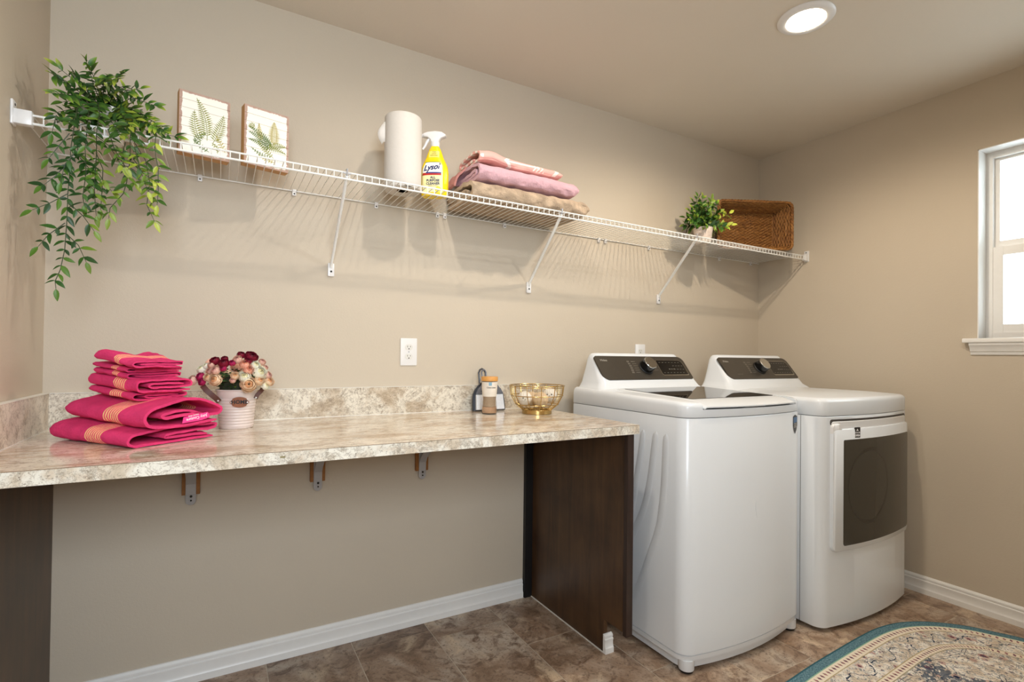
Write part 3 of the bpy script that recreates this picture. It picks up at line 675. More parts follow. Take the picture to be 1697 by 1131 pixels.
b1=towel('bath_towel','large folded hot pink bath towel with gold stripes at the bottom of the stack',M['terry_bathb'],(.283,-.524,CH+.0005),38,
 [(w*.97,.0045),(.05,.0045),(.012,.007),(.0,.019),(.012,.032),(.06,.039),(w*.55,.041),(w*.96,.039),(w*1.0,.033),(w*.95,.027),(w*.6,.026),(w*.42,.024),(w*.39,.020),(w*.43,.016),(w*.9,.0145)],.0062,.345,seed=1,end=.10,zs=lambda t:1+.42*t)
w=.212
b2=towel('bath_towel','large folded hot pink bath towel with a white printed tag, second from the bottom',M['terry_bath'],(.316,-.523,CH+.0425),38,
 [(w*.93,.010),(w*.5,.0045),(.05,.005),(.012,.010),(.0,.028),(.010,.048),(w*.22,.062),(w*.52,.075),(w*.78,.066),(w*.97,.047),(w*1.0,.036),(w*.93,.027),(w*.72,.030),(w*.5,.044),(w*.27,.040),(w*.20,.034),(w*.28,.029),(w*.7,.034)],.0072,.345,
 zs=lambda t: 1.0-.16*min(1,t/.32), seed=5,end=.10,drop=lambda t,u:.019*t)
hp=lambda w,h:[(w*.97,.0035),(.03,.0035),(.006,.006),(.0,h*.5),(.006,h*.85),(.03,h-.003),(w*.5,h-.002),(w*.93,h-.004),(w*1.0,h*.62),(w*.92,h*.40),(w*.4,h*.36),(w*.24,h*.42),(w*.22,h*.58),(w*.35,h*.66),(w*.85,h*.60)]
towel('hand_towel','folded hot pink hand towel with gold stripes, lower of the two mid sized towels',M['terry_hand'],(.2764,-.4126,1.0035),37,hp(.145,.0235),.0044,.20,seed=9,end=.10,drop=lambda t,u:.004+.020*t)
towel('hand_towel','folded hot pink hand towel with gold stripes, upper of the two mid sized towels',M['terry_hand'],(.2877,-.4313,1.0275),38,hp(.150,.036),.0052,.215,seed=13,end=.10,drop=lambda t,u:.004+.018*t)
wp=lambda w,h:[(w*.98,.0028),(.02,.0028),(.004,.0045),(.0,h*.5),(.004,h-.0045),(.02,h-.0025),(w*.96,h-.0025),(w,h*.62),(w*.95,h*.48),(w*.15,h*.5)]
towel('washcloth','small folded hot pink washcloth with gold stripes, lowest of the three',M['terry_wash'],(.263,-.406,1.0640),38,wp(.142,.0175),.0042,.150,seed=17,end=.10,drop=lambda t,u:.004+.016*t)
towel('washcloth','small folded hot pink washcloth with gold stripes, middle of the three',M['terry_wash'],(.2615,-.413,1.0818),38,wp(.146,.0145),.0036,.150,seed=19,end=.10,drop=lambda t,u:.004+.016*t)
towel('washcloth','rumpled hot pink washcloth with a gold stripe, on top of the towel stack',M['terry_wash_top'],(.281,-.4565,1.0965),38,wp(.128,.017),.0042,.165,seed=23,end=.10,amp=.0018,zs=lambda t:1+.55*max(0,min(1,(t-.22)/.2)),
 drop=lambda t,u: .004+.014*t+(.009*max(0,min(1,(t-.4)/.3))*math.sin(u*48+.6)))
# tag on the second towel
Mt=Matrix.Translation((.316,-.523,CH+.0425))@Matrix.Rotation(math.radians(38),4,'Z')
tg=obj('care_tag', MB().prism([(.095,.010),(.098,.026),(.168,.034),(.176,.019),(.15,.013)], Mt@basis((0,-.0012,0),(1,0,0),(0,0,1)), .0009), simple('tag_pink',(244,60,140),.6), b2, smooth=0)
text('lettering','Juicy Couture',.0108,Mt@basis((.136,-.0022,.0215),(-.99,0,-.13),(0,0,-1)),M['white_print'],tg,thick=.0003,bold=.0001)
text('lettering','beauty sleep',.006,Mt@basis((.126,-.0022,.0285),(-.99,0,-.13),(0,0,-1)),M['white_print'],tg,thick=.0003)
# blankets on the shelf: cross-section runs front (u=0) to wall, v runs from the right end to the left end
def blanket(label, mat, x1, y0, z, path, th, L, **k):
    me=mesh_of('blanket',folded(path,th,L,**k),mat,smooth=80); o=link('blanket',me,None,Matrix.Translation((x1,y0,z))@Matrix.Rotation(PI/2,4,'Z')); return setp(o,label,'blanket')
ZD=ZS+.0026
D=.262
tan=blanket('tan plush fur blanket folded at the bottom of the pile on the wire shelf',M['fur_tan'],1.902,-.292,ZD,
 [(D*.98,.012),(.06,.010),(.02,.016),(.010,.036),(.022,.058),(.07,.068),(D*.5,.070),(D*.9,.066),(D*.98,.052),(D*.9,.040),(D*.4,.040),(D*.25,.036),(D*.3,.028),(D*.85,.026)],.017,.575,nv=44,amp=.0035,end=0,start=.06,seed=31)
pk=blanket('pale pink fleece blanket rolled in the middle of the pile on the wire shelf',M['fleece_pink'],1.848,-.285,ZD+.0830,
 [(D*.95,.008),(.05,.008),(.015,.014),(.006,.034),(.020,.054),(.06,.064),(D*.45,.068),(D*.85,.062),(D*.95,.046),(D*.85,.034),(D*.4,.036),(D*.22,.042),(D*.16,.034),(D*.25,.022),(D*.8,.022)],.012,.490,nv=40,amp=.0026,end=0,start=.07,seed=37,
 zs=lambda t: .90+.1*min(1,t*3))
t = NT('coral_arrow_blanket',.93,0,.15); tc=t.n('ShaderNodeTexCoord'); sp=t.n('ShaderNodeSeparateXYZ'); t.L(tc.outputs['Object'],sp.inputs[0]); v=sp.outputs['Y']; z=sp.outputs['Z']
zc=.024; az=t.math('ABSOLUTE',t.math('SUBTRACT',z,zc))
def between(a,lo,hi): return t.math('MULTIPLY',t.math('GREATER_THAN',a,lo),t.math('LESS_THAN',a,hi))
front=t.math('LESS_THAN',sp.outputs['X'],.07)
shaft=t.math('MULTIPLY',t.math('LESS_THAN',az,.0036),between(v,.12,.285))
head=t.math('MULTIPLY',between(v,.255,.295),t.math('LESS_THAN',t.math('ABSOLUTE',t.math('SUBTRACT',t.math('ADD',v,t.math('MULTIPLY',az,1.2)),.288)),.009))
fea=t.math('MULTIPLY',t.math('MULTIPLY',between(v,.10,.155),t.math('LESS_THAN',az,.018)),t.math('LESS_THAN',t.math('FRACT',t.math('DIVIDE',t.math('SUBTRACT',v,t.math('MULTIPLY',az,.8)),.017)),.42))
tail=t.math('MULTIPLY',between(t.math('SUBTRACT',v,t.math('MULTIPLY',az,.8)),.022,.040),t.math('LESS_THAN',az,.02))
edge=t.math('MULTIPLY',t.math('GREATER_THAN',v,.388),t.math('GREATER_THAN',t.math('FRACT',t.math('MULTIPLY',sp.outputs['X'],22.0)),.55))
msk=t.math('MINIMUM',t.math('ADD',t.math('MULTIPLY',front,t.math('ADD',t.math('ADD',shaft,head),t.math('ADD',fea,tail))),edge),1.0)
t.col(t.mix(msk,lin((242,184,174)),lin((252,240,230)))); t.bump(t.noise(t.coord(),480,3,.7),.5,.0015)
D=.20
co_=blanket('coral pink blanket with a white arrow print folded on top of the pile',t.m,1.772,-.262,ZD+.0830+.0735,
 [(D*.95,.004),(.03,.005),(.008,.010),(.004,.022),(.016,.034),(.05,.041),(D*.5,.044),(D*.92,.038),(D*1.0,.026),(D*.9,.018),(D*.3,.018)],.008,.405,nv=36,amp=.0022,end=0,start=.08,seed=41,
 zs=lambda t: .85+.25*t, drop=lambda t,u:.014*math.exp(-((t-.86)/.12)**2))
# coral corner draped down over the left end of the pile
mb=MB(); lo=[]
for k in range(13):
    q=k/12; x=1.372-.052*math.sin(q*1.5); z=ZD+.1505+.016-.075*q**1.4; y0=-.150+.03*q; y1=-.030-.01*q
    lo.append([(x-.0035,y0+(y1-y0)*j/8, z+.0025*math.sin(j*1.3+k)) for j in range(9)]+[(x+.0035,y1+(y0-y1)*j/8,z-.004+.0025*math.sin((8-j)*1.3+k)) for j in range(9)])
obj('draped_corner', mb.loft(lo), M['blanket_coral'], co_, smooth=70)
# ---------------------------------------------------------------- fern pictures
M['box_side']=simple('kraft_brown_wood',(190,144,92),.65,var=.12,scale=25)
t=NT('whitewashed_board',.6,0,.3); tc=t.n('ShaderNodeTexCoord'); sp=t.n('ShaderNodeSeparateXYZ'); t.L(tc.outputs['Object'],sp.inputs[0])
nn=t.noise(tc.outputs['Object'],60,4,.7)
ex=t.math('SUBTRACT',.064,t.math('ABSOLUTE',sp.outputs['X'])); ez=t.math('SUBTRACT',.092,t.math('ABSOLUTE',sp.outputs['Z']))
e=t.math('ADD',t.math('MINIMUM',ex,ez),t.math('MULTIPLY',t.math('SUBTRACT',nn,.5),.016))
t.col(t.mix(t.ramp(t.math('MULTIPLY',e,100.0),[(.02,(0,0,0,1)),(.18,(1,1,1,1))]),t.mix(nn,lin((150,118,104)),lin((206,176,160))),lin((244,240,228)))); M['board']=t.m
def frond(mb, Mx, base, tip, width, n=13, bend=.0, dens=1.0):
    b=Vector((base[0],base[1])); e=Vector((tip[0],tip[1])); ax=e-b; pr=Vector((-ax.y,ax.x)).normalized(); P=lambda t: b+ax*t+pr*bend*math.sin(PI*t)
    tri=[]
    for i in range(n*2):
        p0=P(i/(n*2)); p1=P((i+1)/(n*2)); q=.0007
        mb.prism([tuple(p0-pr*q),tuple(p1-pr*q),tuple(p1+pr*q),tuple(p0+pr*q)],Mx,.0006)
    for i in range(n):
        t0=.12+.86*i/n; wl=width*math.sin(PI*min(1,(t0*.85+.12)))**.8*(1-t0*.55); o=P(t0); d=ax.normalized()
        for s in (-1,1):
            a=o; c=o+pr*s*wl+d*wl*.45; m1=o+pr*s*wl*.45+d*(wl*.16-.0002); m2=o+pr*s*wl*.40+d*(wl*.16+.0032)
            mb.prism([tuple(a),tuple(m1),tuple(c),tuple(m2)],Mx,.0007)
def picture(x,y,rot,label,fronds):
    r=thing('fern_picture',label,'picture',(x,y,ZD),math.radians(rot),'fern pictures on the wire shelf')
    wd,hh,dp=.142,.196,.036; Mx0=WM[r.name]
    obj('box_frame', MB().box(-wd/2,wd/2,-dp+.003,0,0,hh), M['box_side'], r, local=True, smooth=0, bevel=.001)
    hs=[.030,.028,.026,.028,.030,.026,.028]; z=0
    for i,h_ in enumerate(hs):
        mbb=MB().box(-wd/2+.0008,wd/2-.0008,-.0022,.0,z-hh/2+.0004,z+h_-hh/2-.0004)
        me=mesh_of('plank',mbb,M['board'],smooth=0,bevel=.0004); link('plank',me,r,Mx0@Matrix.Translation((0,-dp+.003,hh/2))); z+=h_
    F=Mx0@basis((0,-dp+.0007,hh/2),(1,0,0),(0,0,1))
    for i,(b,t_,wd_,nn_,bd,mt) in enumerate(fronds):
        m=MB(); frond(m,F,b,t_,wd_,nn_,bd); obj('fern_print',m,mt,r,smooth=0)
gm=simple('fern_green',(132,138,48),.7,var=.25,scale=300); gd=simple('fern_deep_green',(98,120,62),.7,var=.2,scale=300); gy=simple('fern_ochre_green',(176,164,84),.7,var=.2,scale=300)
picture(.418,-.168,11,'square fern picture on planks with three upright fronds, beside the trailing plant',
 [((-.012,-.055),(-.030,.042),.024,12,.006,gm),((.006,-.045),(-.024,.082),.026,17,-.010,gm),((.022,-.050),(.052,.050),.024,13,-.004,gm),((-.030,-.066),(.004,-.020),.016,7,.004,gd),((.058,-.070),(.030,-.018),.014,6,0,gy),((.012,-.080),(-.030,-.048),.012,6,.004,gd),((.020,-.048),(.036,-.078),.010,5,.006,gm)])
picture(.596,-.163,13,'square fern picture on planks with spreading ferns and one tall frond, right of its twin',
 [((.022,-.020),(.022,.064),.024,15,.0,gy),((-.018,-.015),(-.026,.046),.013,10,.002,gy),((.020,-.030),(-.058,.010),.020,14,-.006,gd),((.018,-.024),(-.058,.028),.018,13,-.006,gd),((.010,-.035),(-.058,-.015),.016,11,-.006,gd),((.000,-.030),(.062,-.012),.018,10,.006,gm),((-.010,-.030),(.062,-.036),.014,10,.006,gm),((.022,-.060),(-.030,-.012),.014,9,.004,gm),((.020,-.064),(-.050,-.040),.012,8,.006,gd),((.024,-.074),(-.028,-.058),.010,7,.004,gy),((-.040,.040),(-.058,.024),.014,4,.002,gm)])
# ---------------------------------------------------------------- paper towel and spray bottle
pt=thing('paper_towel_roll','tall white paper towel roll standing on the wire shelf','paper towel',(1.072,-.200,ZD))
prof=[(.021,.003),(.066,.0),(.0695,.004),(.0700,.05),(.0697,.14),(.0702,.23),(.0690,.274),(.066,.278),(.030,.2785),(.021,.277)]
obj('roll', MB().lathe(prof,(1.072,-.200,ZD),48), simple('white_quilted_paper',(214,208,200),.85,var=.015,scale=60,bump=.35,bscale=160), pt, smooth=60)
obj('core', MB().lathe([(.0212,.001),(.0212,.279),(.0195,.279),(.0195,.001)],(1.072,-.200,ZD),24), simple('cardboard_core',(168,136,98),.8), pt)
mb=MB(); lo=[]
for k in range(10):
    zz=.175+.075*k/9; ln=.020*math.sin(PI*(k+.6)/10.2)+.003
    c0=Vector((1.072-.0695,-.190,ZD+zz)); lo.append([c0+Vector((0,-.012,0)),c0+Vector((-ln*.6,-.002,.002)),c0+Vector((-ln,.008,-.004)),c0+Vector((-ln,.0095,-.004)),c0+Vector((-ln*.55,.001,.002)),c0+Vector((.002,-.008,0))])
obj('loose_sheet', mb.loft(lo), simple('white_paper',(240,236,230),.9,var=.02), pt, smooth=60)
obj('price_mark', MB().box(1.062,1.082,-.2685,-.262,ZD+.0005,ZD+.008), M['black'], pt, smooth=0)
SPX,SPY=1.203,-.196
sb=thing('spray_bottle','yellow lemon cleaner spray bottle with a white trigger, right of the paper towels','spray bottle',(SPX,SPY,ZD),math.radians(-32))
SEC=[(0,.094,.050),(.006,.104,.056),(.05,.108,.058),(.095,.108,.058),(.118,.101,.055),(.138,.084,.049),(.152,.070,.044),(.170,.058,.038),(.186,.046,.034),(.196,.034,.032),(.200,.030,.030)]
def secat(z):
    for (a,b) in zip(SEC,SEC[1:]):
        if z<=b[0]:
            q=(z-a[0])/(b[0]-a[0]); return a[1]+(b[1]-a[1])*q, a[2]+(b[2]-a[2])*q
    return SEC[-1][1:]
def selp(w,d,z,n=36,e=2.6):
    out=[]
    for k in range(n):
        a=2*PI*k/n; c,s=math.cos(a),math.sin(a); out.append((w/2*math.copysign(abs(c)**(2/e),c), d/2*math.copysign(abs(s)**(2/e),s), z))
    return out
def fy(x,z,off): 
    w_,d_=secat(z); q=min(1,abs(x)/(w_/2)); return -(d_/2*(1-q**2.6)**(1/2.6))-off
t=NT('yellow_bottle_plastic',.22,0,.5); t.col(t.ramp(t.noise(t.coord(),12),[(.3,lin((244,206,14))),(.7,lin((250,220,30)))])); yel=t.m
body=obj('bottle', MB().loft([selp(w_,d_,z) for z,w_,d_ in SEC]), yel, sb, local=True, smooth=50)
def patch(xf, z0, z1, off, nx=14, nz=14):
    mb=MB(); F=[];Bk=[]
    for j in range(nz+1):
        z=z0+(z1-z0)*j/nz; a,b=xf(z)
        F.append([(a+(b-a)*i/nx, fy(a+(b-a)*i/nx,z,off), z) for i in range(nx+1)])
    vs=[p for r_ in F for p in r_]+[(p[0],p[1]+off*.9,p[2]) for r_ in F for p in r_]; N=(nx+1)*(nz+1); fs=[]
    for j in range(nz):
        for i in range(nx):
            a=j*(nx+1)+i; fs+= [(a,a+1,a+nx+2,a+nx+1),(N+a,N+a+nx+1,N+a+nx+2,N+a+1)]
    for i in range(nx): fs+=[(i,N+i,N+i+1,i+1),(nz*(nx+1)+i,nz*(nx+1)+i+1,N+nz*(nx+1)+i+1,N+nz*(nx+1)+i)]
    for j in range(nz): a=j*(nx+1); b=a+nx; fs+=[(a,a+nx+1,N+a+nx+1,N+a),(b,N+b,N+b+nx+1,b+nx+1)]
    return mb.add(vs,fs)
lab=obj('label', patch(lambda z:(-.047+max(0,z-.10)*.55,.036-max(0,z-.10)*.6), .012,.130,.0006), simple('pale_yellow_label',(250,240,178),.4,var=.03), body, local=True, smooth=60)
obj('logo_panel', patch(lambda z:(-.045+max(0,z-.105)*.7,.030-max(0,z-.112)*.5), .088,.129,.0010,14,8), simple('white_label',(250,248,240),.4), lab, local=True, smooth=60)
obj('swoosh', patch(lambda z:(-.046+(z-.078)*.3,.030), .078,.087,.0012,16,3), simple('red_band',(186,44,38),.4), lab, local=True, smooth=60)
obj('swoosh', patch(lambda z:(-.030,.030), .085,.0895,.0014,16,2), simple('blue_band',(38,52,130),.4), lab, local=True, smooth=60)
obj('arch', patch(lambda z:(-.034,.026), .1285,.1305,.0014,14,1), simple('green_band',(50,110,60),.4), lab, local=True, smooth=60)
navy=simple('navy_print',(26,34,92),.5)
def btext(s,size,x,z,mat,off=.0016,nm='lettering',par=None,rot=0,**k):
    mb=text_mb(s,size,thick=.0002,**k); mb.v=[(a*math.cos(rot)-b*math.sin(rot),a*math.sin(rot)+b*math.cos(rot),c) for a,b,c in mb.v]; mb.v=[(a+x, fy(a+x,b+z,off)-c, b+z) for a,b,c in mb.v]; return obj(nm,mb,mat,par or lab,local=True,smooth=0,recalc=False)
btext('Lysol',.030,-.010,.108,navy,shear=.45,bold=.0010,rot=.14)
btext('ALL',.0125,-.002,.0685,navy,bold=.0004); btext('PURPOSE',.0125,-.002,.0565,navy,bold=.0004); btext('CLEANER',.0125,-.002,.0445,navy,bold=.0004)
btext('GREASE CUTTING',.0045,-.002,.036,M['panel_grey'])
obj('lemon', patch(lambda z:(.004+abs(z-.022)*.9,.034-abs(z-.022)*.9),.010,.034,.0014,8,8), simple('lemon_print',(220,210,60),.4), lab, local=True, smooth=60)
obj('neck_label', patch(lambda z:(-.021,.020),.150,.176,.0007,8,6), simple('pale_neck_label',(248,224,110),.4), body, local=True, smooth=60)
btext('Fresh',.0065,0,.172,M['black'],par=body); btext('Lemon',.0065,0,.165,M['black'],par=body); btext('Breeze Scent',.0055,0,.158,M['black'],par=body)
obj('collar', MB().lathe([(.0165,.196),(.0175,.200),(.0172,.216),(.014,.219)],n=28), M['plastic_white'], sb, local=True)
hp_=[(-.048,.238),(-.047,.250),(-.030,.256),(.000,.259),(.026,.256),(.044,.244),(.040,.237),(.024,.232),(.016,.222),(.015,.214),(-.015,.214),(-.019,.226),(-.030,.235)]
Mh=basis((0,.0125,0),(1,0,0),(0,0,1))
hd=obj('trigger_head', MB().prism(hp_,Mh,.025), M['plastic_white'], sb, local=True, smooth=50, bevel=.004)
obj('nozzle', cyl(MB(),(-.056,0,.244),.0075,.010,'x',16), M['plastic_white'], hd, local=True)
obj('trigger', MB().tube([(-.024,0,.232),(-.034,0,.218),(-.040,0,.204),(-.050,0,.190)],[.006,.0058,.005,.004],8), M['plastic_white'], sb, local=True)
# ---------------------------------------------------------------- leaves and plants
def leaf_mesh(name, L, Wd, mat, curl=.18, n=5):
    vs=[];fs=[]
    for i in range(n+1):
        t=i/n; w_=Wd/2*math.sin(PI*min(1,t**.8))**.85 if 0<i<n else .0003; z=-curl*L*t*t
        vs+=[(L*t,-w_,z+w_*.35),(L*t,0,z),(L*t,w_,z+w_*.35)]
    for i in range(n):
        a=i*3; fs+=[(a,a+3,a+4,a+1),(a+1,a+4,a+5,a+2)]
    mb=MB(); mb.add(vs,fs); return mesh_of(name,mb,mat,smooth=60,recalc=False)
def leafM(p, d, nrm, s=1.0):
    d=Vector(d).normalized(); nrm=Vector(nrm); y=nrm.cross(d)
    if y.length<1e-4: y=Vector((0,1,0)).cross(d)
    y.normalize(); z=d.cross(y); return Matrix(((d.x*s,y.x*s,z.x*s,p[0]),(d.y*s,y.y*s,z.y*s,p[1]),(d.z*s,y.z*s,z.z*s,p[2]),(0,0,0,1)))
HANG=[[[0.15,-0.27,1.785],[0.131,-0.345,1.742],[0.125,-0.345,1.678],[0.124,-0.345,1.613],[0.121,-0.345,1.559],[0.12,-0.345,1.481],[0.117,-0.345,1.41],[0.109,-0.345,1.356],[0.099,-0.345,1.325],[0.101,-0.345,1.305]],[[0.125,-0.365,1.554],[0.091,-0.365,1.525],[0.056,-0.365,1.501]],[[0.119,-0.358,1.478],[0.086,-0.358,1.442],[0.067,-0.358,1.41]],[[0.123,-0.352,1.717],[0.101,-0.352,1.677],[0.082,-0.352,1.641]],[[0.123,-0.345,1.648],[0.096,-0.345,1.602],[0.072,-0.345,1.573]],[[0.126,-0.365,1.531],[0.157,-0.365,1.5],[0.18,-0.365,1.464]],[[0.123,-0.358,1.449],[0.147,-0.358,1.423],[0.164,-0.358,1.38]],[[0.164,-0.27,1.789],[0.179,-0.352,1.73],[0.18,-0.352,1.676],[0.178,-0.352,1.621],[0.177,-0.352,1.572],[0.182,-0.352,1.507]],[[0.178,-0.345,1.678],[0.193,-0.345,1.638],[0.192,-0.345,1.577],[0.19,-0.345,1.528]],[[0.181,-0.365,1.719],[0.21,-0.365,1.696],[0.238,-0.365,1.646]],[[0.23,-0.27,1.805],[0.253,-0.358,1.732],[0.254,-0.358,1.67],[0.247,-0.358,1.607],[0.24,-0.358,1.575],[0.212,-0.358,1.531],[0.21,-0.358,1.503]],[[0.165,-0.352,1.727],[0.156,-0.352,1.683],[0.159,-0.352,1.617],[0.153,-0.352,1.556],[0.156,-0.352,1.533]],[[0.246,-0.27,1.808],[0.261,-0.345,1.726],[0.287,-0.345,1.681],[0.298,-0.345,1.62],[0.292,-0.345,1.556],[0.311,-0.345,1.511]],[[0.264,-0.365,1.707],[0.277,-0.365,1.648],[0.296,-0.365,1.589]],[[0.262,-0.27,1.812],[0.309,-0.358,1.713],[0.318,-0.358,1.657],[0.319,-0.358,1.594],[0.317,-0.358,1.556]],[[0.242,-0.352,1.719],[0.233,-0.352,1.668],[0.264,-0.352,1.612]],[[0.136,-0.345,1.711],[0.141,-0.345,1.664],[0.165,-0.345,1.632],[0.17,-0.345,1.585]],[[0.205,-0.365,1.743],[0.22,-0.365,1.692],[0.245,-0.365,1.648]],[[0.094,-0.27,1.772],[0.097,-0.358,1.756],[0.089,-0.358,1.707]],[[0.133,-0.352,1.666],[0.115,-0.352,1.633],[0.107,-0.352,1.584]],[[0.184,-0.345,1.624],[0.204,-0.345,1.591],[0.214,-0.345,1.58]],[[0.264,-0.365,1.67],[0.285,-0.365,1.637],[0.316,-0.365,1.617]]]
TOP=[[[0.16,-0.19,1.873],[0.107,-0.21,1.915],[0.071,-0.23,1.937]],[[0.16,-0.19,1.873],[0.154,-0.25,1.922],[0.147,-0.31,1.935]],[[0.16,-0.19,1.873],[0.201,-0.29,1.898],[0.235,-0.39,1.891]],[[0.165,-0.19,1.874],[0.221,-0.21,1.92],[0.258,-0.23,1.927]],[[0.171,-0.19,1.869],[0.242,-0.25,1.888],[0.308,-0.31,1.853]],[[0.176,-0.19,1.857],[0.264,-0.29,1.811],[0.334,-0.39,1.76]],[[0.187,-0.19,1.846],[0.277,-0.21,1.812],[0.352,-0.23,1.804]],[[0.155,-0.19,1.865],[0.1,-0.25,1.888],[0.08,-0.31,1.879]],[[0.15,-0.19,1.863],[0.114,-0.29,1.843],[0.096,-0.39,1.8]],[[0.15,-0.19,1.85],[0.103,-0.21,1.837],[0.064,-0.23,1.806]],[[0.155,-0.19,1.871],[0.135,-0.25,1.885],[0.121,-0.31,1.891]],[[0.16,-0.19,1.873],[0.181,-0.29,1.898],[0.206,-0.39,1.877]],[[0.171,-0.19,1.875],[0.221,-0.21,1.873],[0.273,-0.23,1.851]],[[0.165,-0.19,1.88],[0.21,-0.25,1.912],[0.244,-0.31,1.875]],[[0.155,-0.19,1.858],[0.138,-0.29,1.794],[0.126,-0.39,1.733]],[[0.16,-0.19,1.859],[0.149,-0.21,1.828],[0.163,-0.23,1.798]],[[0.16,-0.19,1.873],[0.154,-0.25,1.897],[0.154,-0.31,1.913]],[[0.171,-0.19,1.862],[0.222,-0.29,1.82],[0.256,-0.39,1.751]],[[0.15,-0.19,1.857],[0.113,-0.21,1.865],[0.082,-0.23,1.842]],[[0.171,-0.19,1.869],[0.248,-0.25,1.836],[0.282,-0.31,1.795]],[[0.166,-0.19,1.854],[0.202,-0.29,1.79],[0.237,-0.39,1.723]],[[0.155,-0.19,1.851],[0.129,-0.21,1.804],[0.118,-0.23,1.755]]]
FL=[[0.463,-0.227,1.117,0.013,"c"],[0.488,-0.252,1.11,0.014,"c"],[0.49,-0.239,1.124,0.009,"c"],[0.486,-0.262,1.094,0.009,"m"],[0.537,-0.232,1.137,0.011,"c"],[0.566,-0.233,1.13,0.018,"c"],[0.557,-0.251,1.117,0.011,"c"],[0.511,-0.258,1.111,0.009,"m"],[0.526,-0.25,1.122,0.012,"k"],[0.546,-0.261,1.107,0.013,"p"],[0.577,-0.254,1.104,0.013,"w"],[0.557,-0.268,1.09,0.014,"p"],[0.59,-0.261,1.08,0.019,"w"],[0.546,-0.278,1.068,0.016,"w"],[0.557,-0.281,1.043,0.021,"q"],[0.519,-0.278,1.071,0.011,"q"],[0.513,-0.28,1.057,0.008,"k"],[0.589,-0.269,1.055,0.014,"q"],[0.618,-0.252,1.051,0.014,"q"],[0.607,-0.262,1.038,0.012,"w"],[0.615,-0.248,1.071,0.011,"k"],[0.598,-0.231,1.114,0.01,"k"],[0.608,-0.239,1.096,0.007,"k"],[0.403,-0.206,1.055,0.014,"k"],[0.424,-0.222,1.067,0.012,"m"],[0.429,-0.238,1.051,0.01,"m"],[0.445,-0.25,1.066,0.011,"q"],[0.465,-0.255,1.088,0.013,"k"],[0.465,-0.266,1.059,0.017,"q"],[0.449,-0.244,1.085,0.009,"k"],[0.427,-0.206,1.09,0.013,"w"],[0.439,-0.213,1.101,0.009,"w"],[0.453,-0.232,1.105,0.009,"k"]]
hp0=thing('trailing_plant','lush trailing green plant in a white pot at the left end of the wire shelf','plant',(.165,-.165,ZD))
obj('pot', MB().lathe([(.040,0),(.045,.004),(.060,.085),(.064,.088),(.064,.095),(.058,.095),(.055,.080),(.010,.078)],(.165,-.165,ZD),32), M['ceramic_white'], hp0)
obj('moss', MB().lathe([(.055,.076),(.040,.090),(.004,.095)],(.165,-.165,ZD),20), M['soil'], hp0)
lv=[leaf_mesh('leaf',.034,.0125,M['leaf_dark'],.12),leaf_mesh('leaf',.031,.0125,M['leaf_mid'],.2),leaf_mesh('leaf',.033,.0125,M['leaf_lime'],.15),leaf_mesh('leaf',.023,.0090,M['leaf_mid'],.15),leaf_mesh('leaf',.019,.0095,M['leaf_dark'],.1)]
rng=random.Random(11); nleaf=0; BASE=Vector((.165,-.165,1.86))
def rv(a=1): return Vector((rng.uniform(-a,a),rng.uniform(-a,a),rng.uniform(-a,a)))
EXTRA={}
def put(m,parent,Mx,limit):
    global nleaf
    nleaf+=1
    if nleaf<=limit: link('leaf', m, parent, Mx); return
    EXTRA.setdefault((parent.name,m.name),MB()).add([tuple(Mx@v.co) for v in m.vertices],[tuple(p.vertices) for p in m.polygons])
def flush(parent):
    # leaves past the limit of single parts: one part of the plant
    mats=[];mb=MB();idx=[]
    for (pn,mn),e in list(EXTRA.items()):
        if pn!=parent.name: continue
        mt=bpy.data.meshes[mn].materials[0]
        if mt not in mats: mats.append(mt)
        idx+=[mats.index(mt)]*len(e.f); mb.add(e.v,e.f); del EXTRA[(pn,mn)]
    if mb.v:
        o=obj('foliage',mb,mats,parent,smooth=60,kind='stuff',recalc=False)
        for p,i in zip(o.data.polygons,idx): p.material_index=i
def vine(parent, pts, leafset, step, size, spread, limit, r=.0011, pick=None, bunch=False):
    global nleaf
    pts=[Vector(p) for p in pts]; obj('stem', MB().tube(pts,[r*1.2]+[r]*(len(pts)-2)+[r*.6],5), M['stem'], parent)
    acc=0; side=1
    for a,b in zip(pts,pts[1:]):
        d=(b-a); ln=d.length; dn=d.normalized(); q=(step-acc)
        while q<ln:
            p=a+dn*q
            for s in (1,-1):
                out=(dn.cross(Vector((0,-1,.15))).normalized()*s*side+rv(.45)+Vector((0,-.25,0)))
                dd=(out*spread+dn*.55+Vector((0,0,-.15))).normalized()
                m=pick() if pick else rng.choice(leafset)
                put(m,parent,leafM(p,dd,Vector((0,-.8,.6))+rv(.5),size*rng.uniform(.8,1.15)),limit)
            q+=step*rng.uniform(.85,1.15)
        acc=ln-(q-step) if q-step<ln else 0; acc=min(max(acc,0),step*.9)
    dn=(pts[-1]-pts[-2]).normalized(); put(leafset[2], parent, leafM(pts[-1],dn+rv(.1),Vector((0,-1,.4)),size),limit)
wt=[lv[0]]*4+[lv[1]]*4+[lv[2]]*2+[lv[3]]*3+[lv[4]]*2
for k,v_ in enumerate(TOP):
    vine(hp0,[[.165,-.165,1.862]]+v_[1:],lv,.0185,1.0,.9,292,pick=lambda: rng.choice(wt))
for k,v_ in enumerate(HANG):
    if k in (0,7,10,11,12,14): v_=[[.165+(v_[0][0]-.165)*.3,-.18,1.862],[.165+(v_[0][0]-.165)*.8,-.255,1.850],[v_[1][0],-.318,1.800]]+v_[1:]
    vine(hp0,v_,[lv[1],lv[3],lv[2]] if k in (1,2,5,6) else lv,.0225,.98,.9,292,pick=lambda: rng.choice(wt))
print('trailing leaves',nleaf)
flush(hp0)
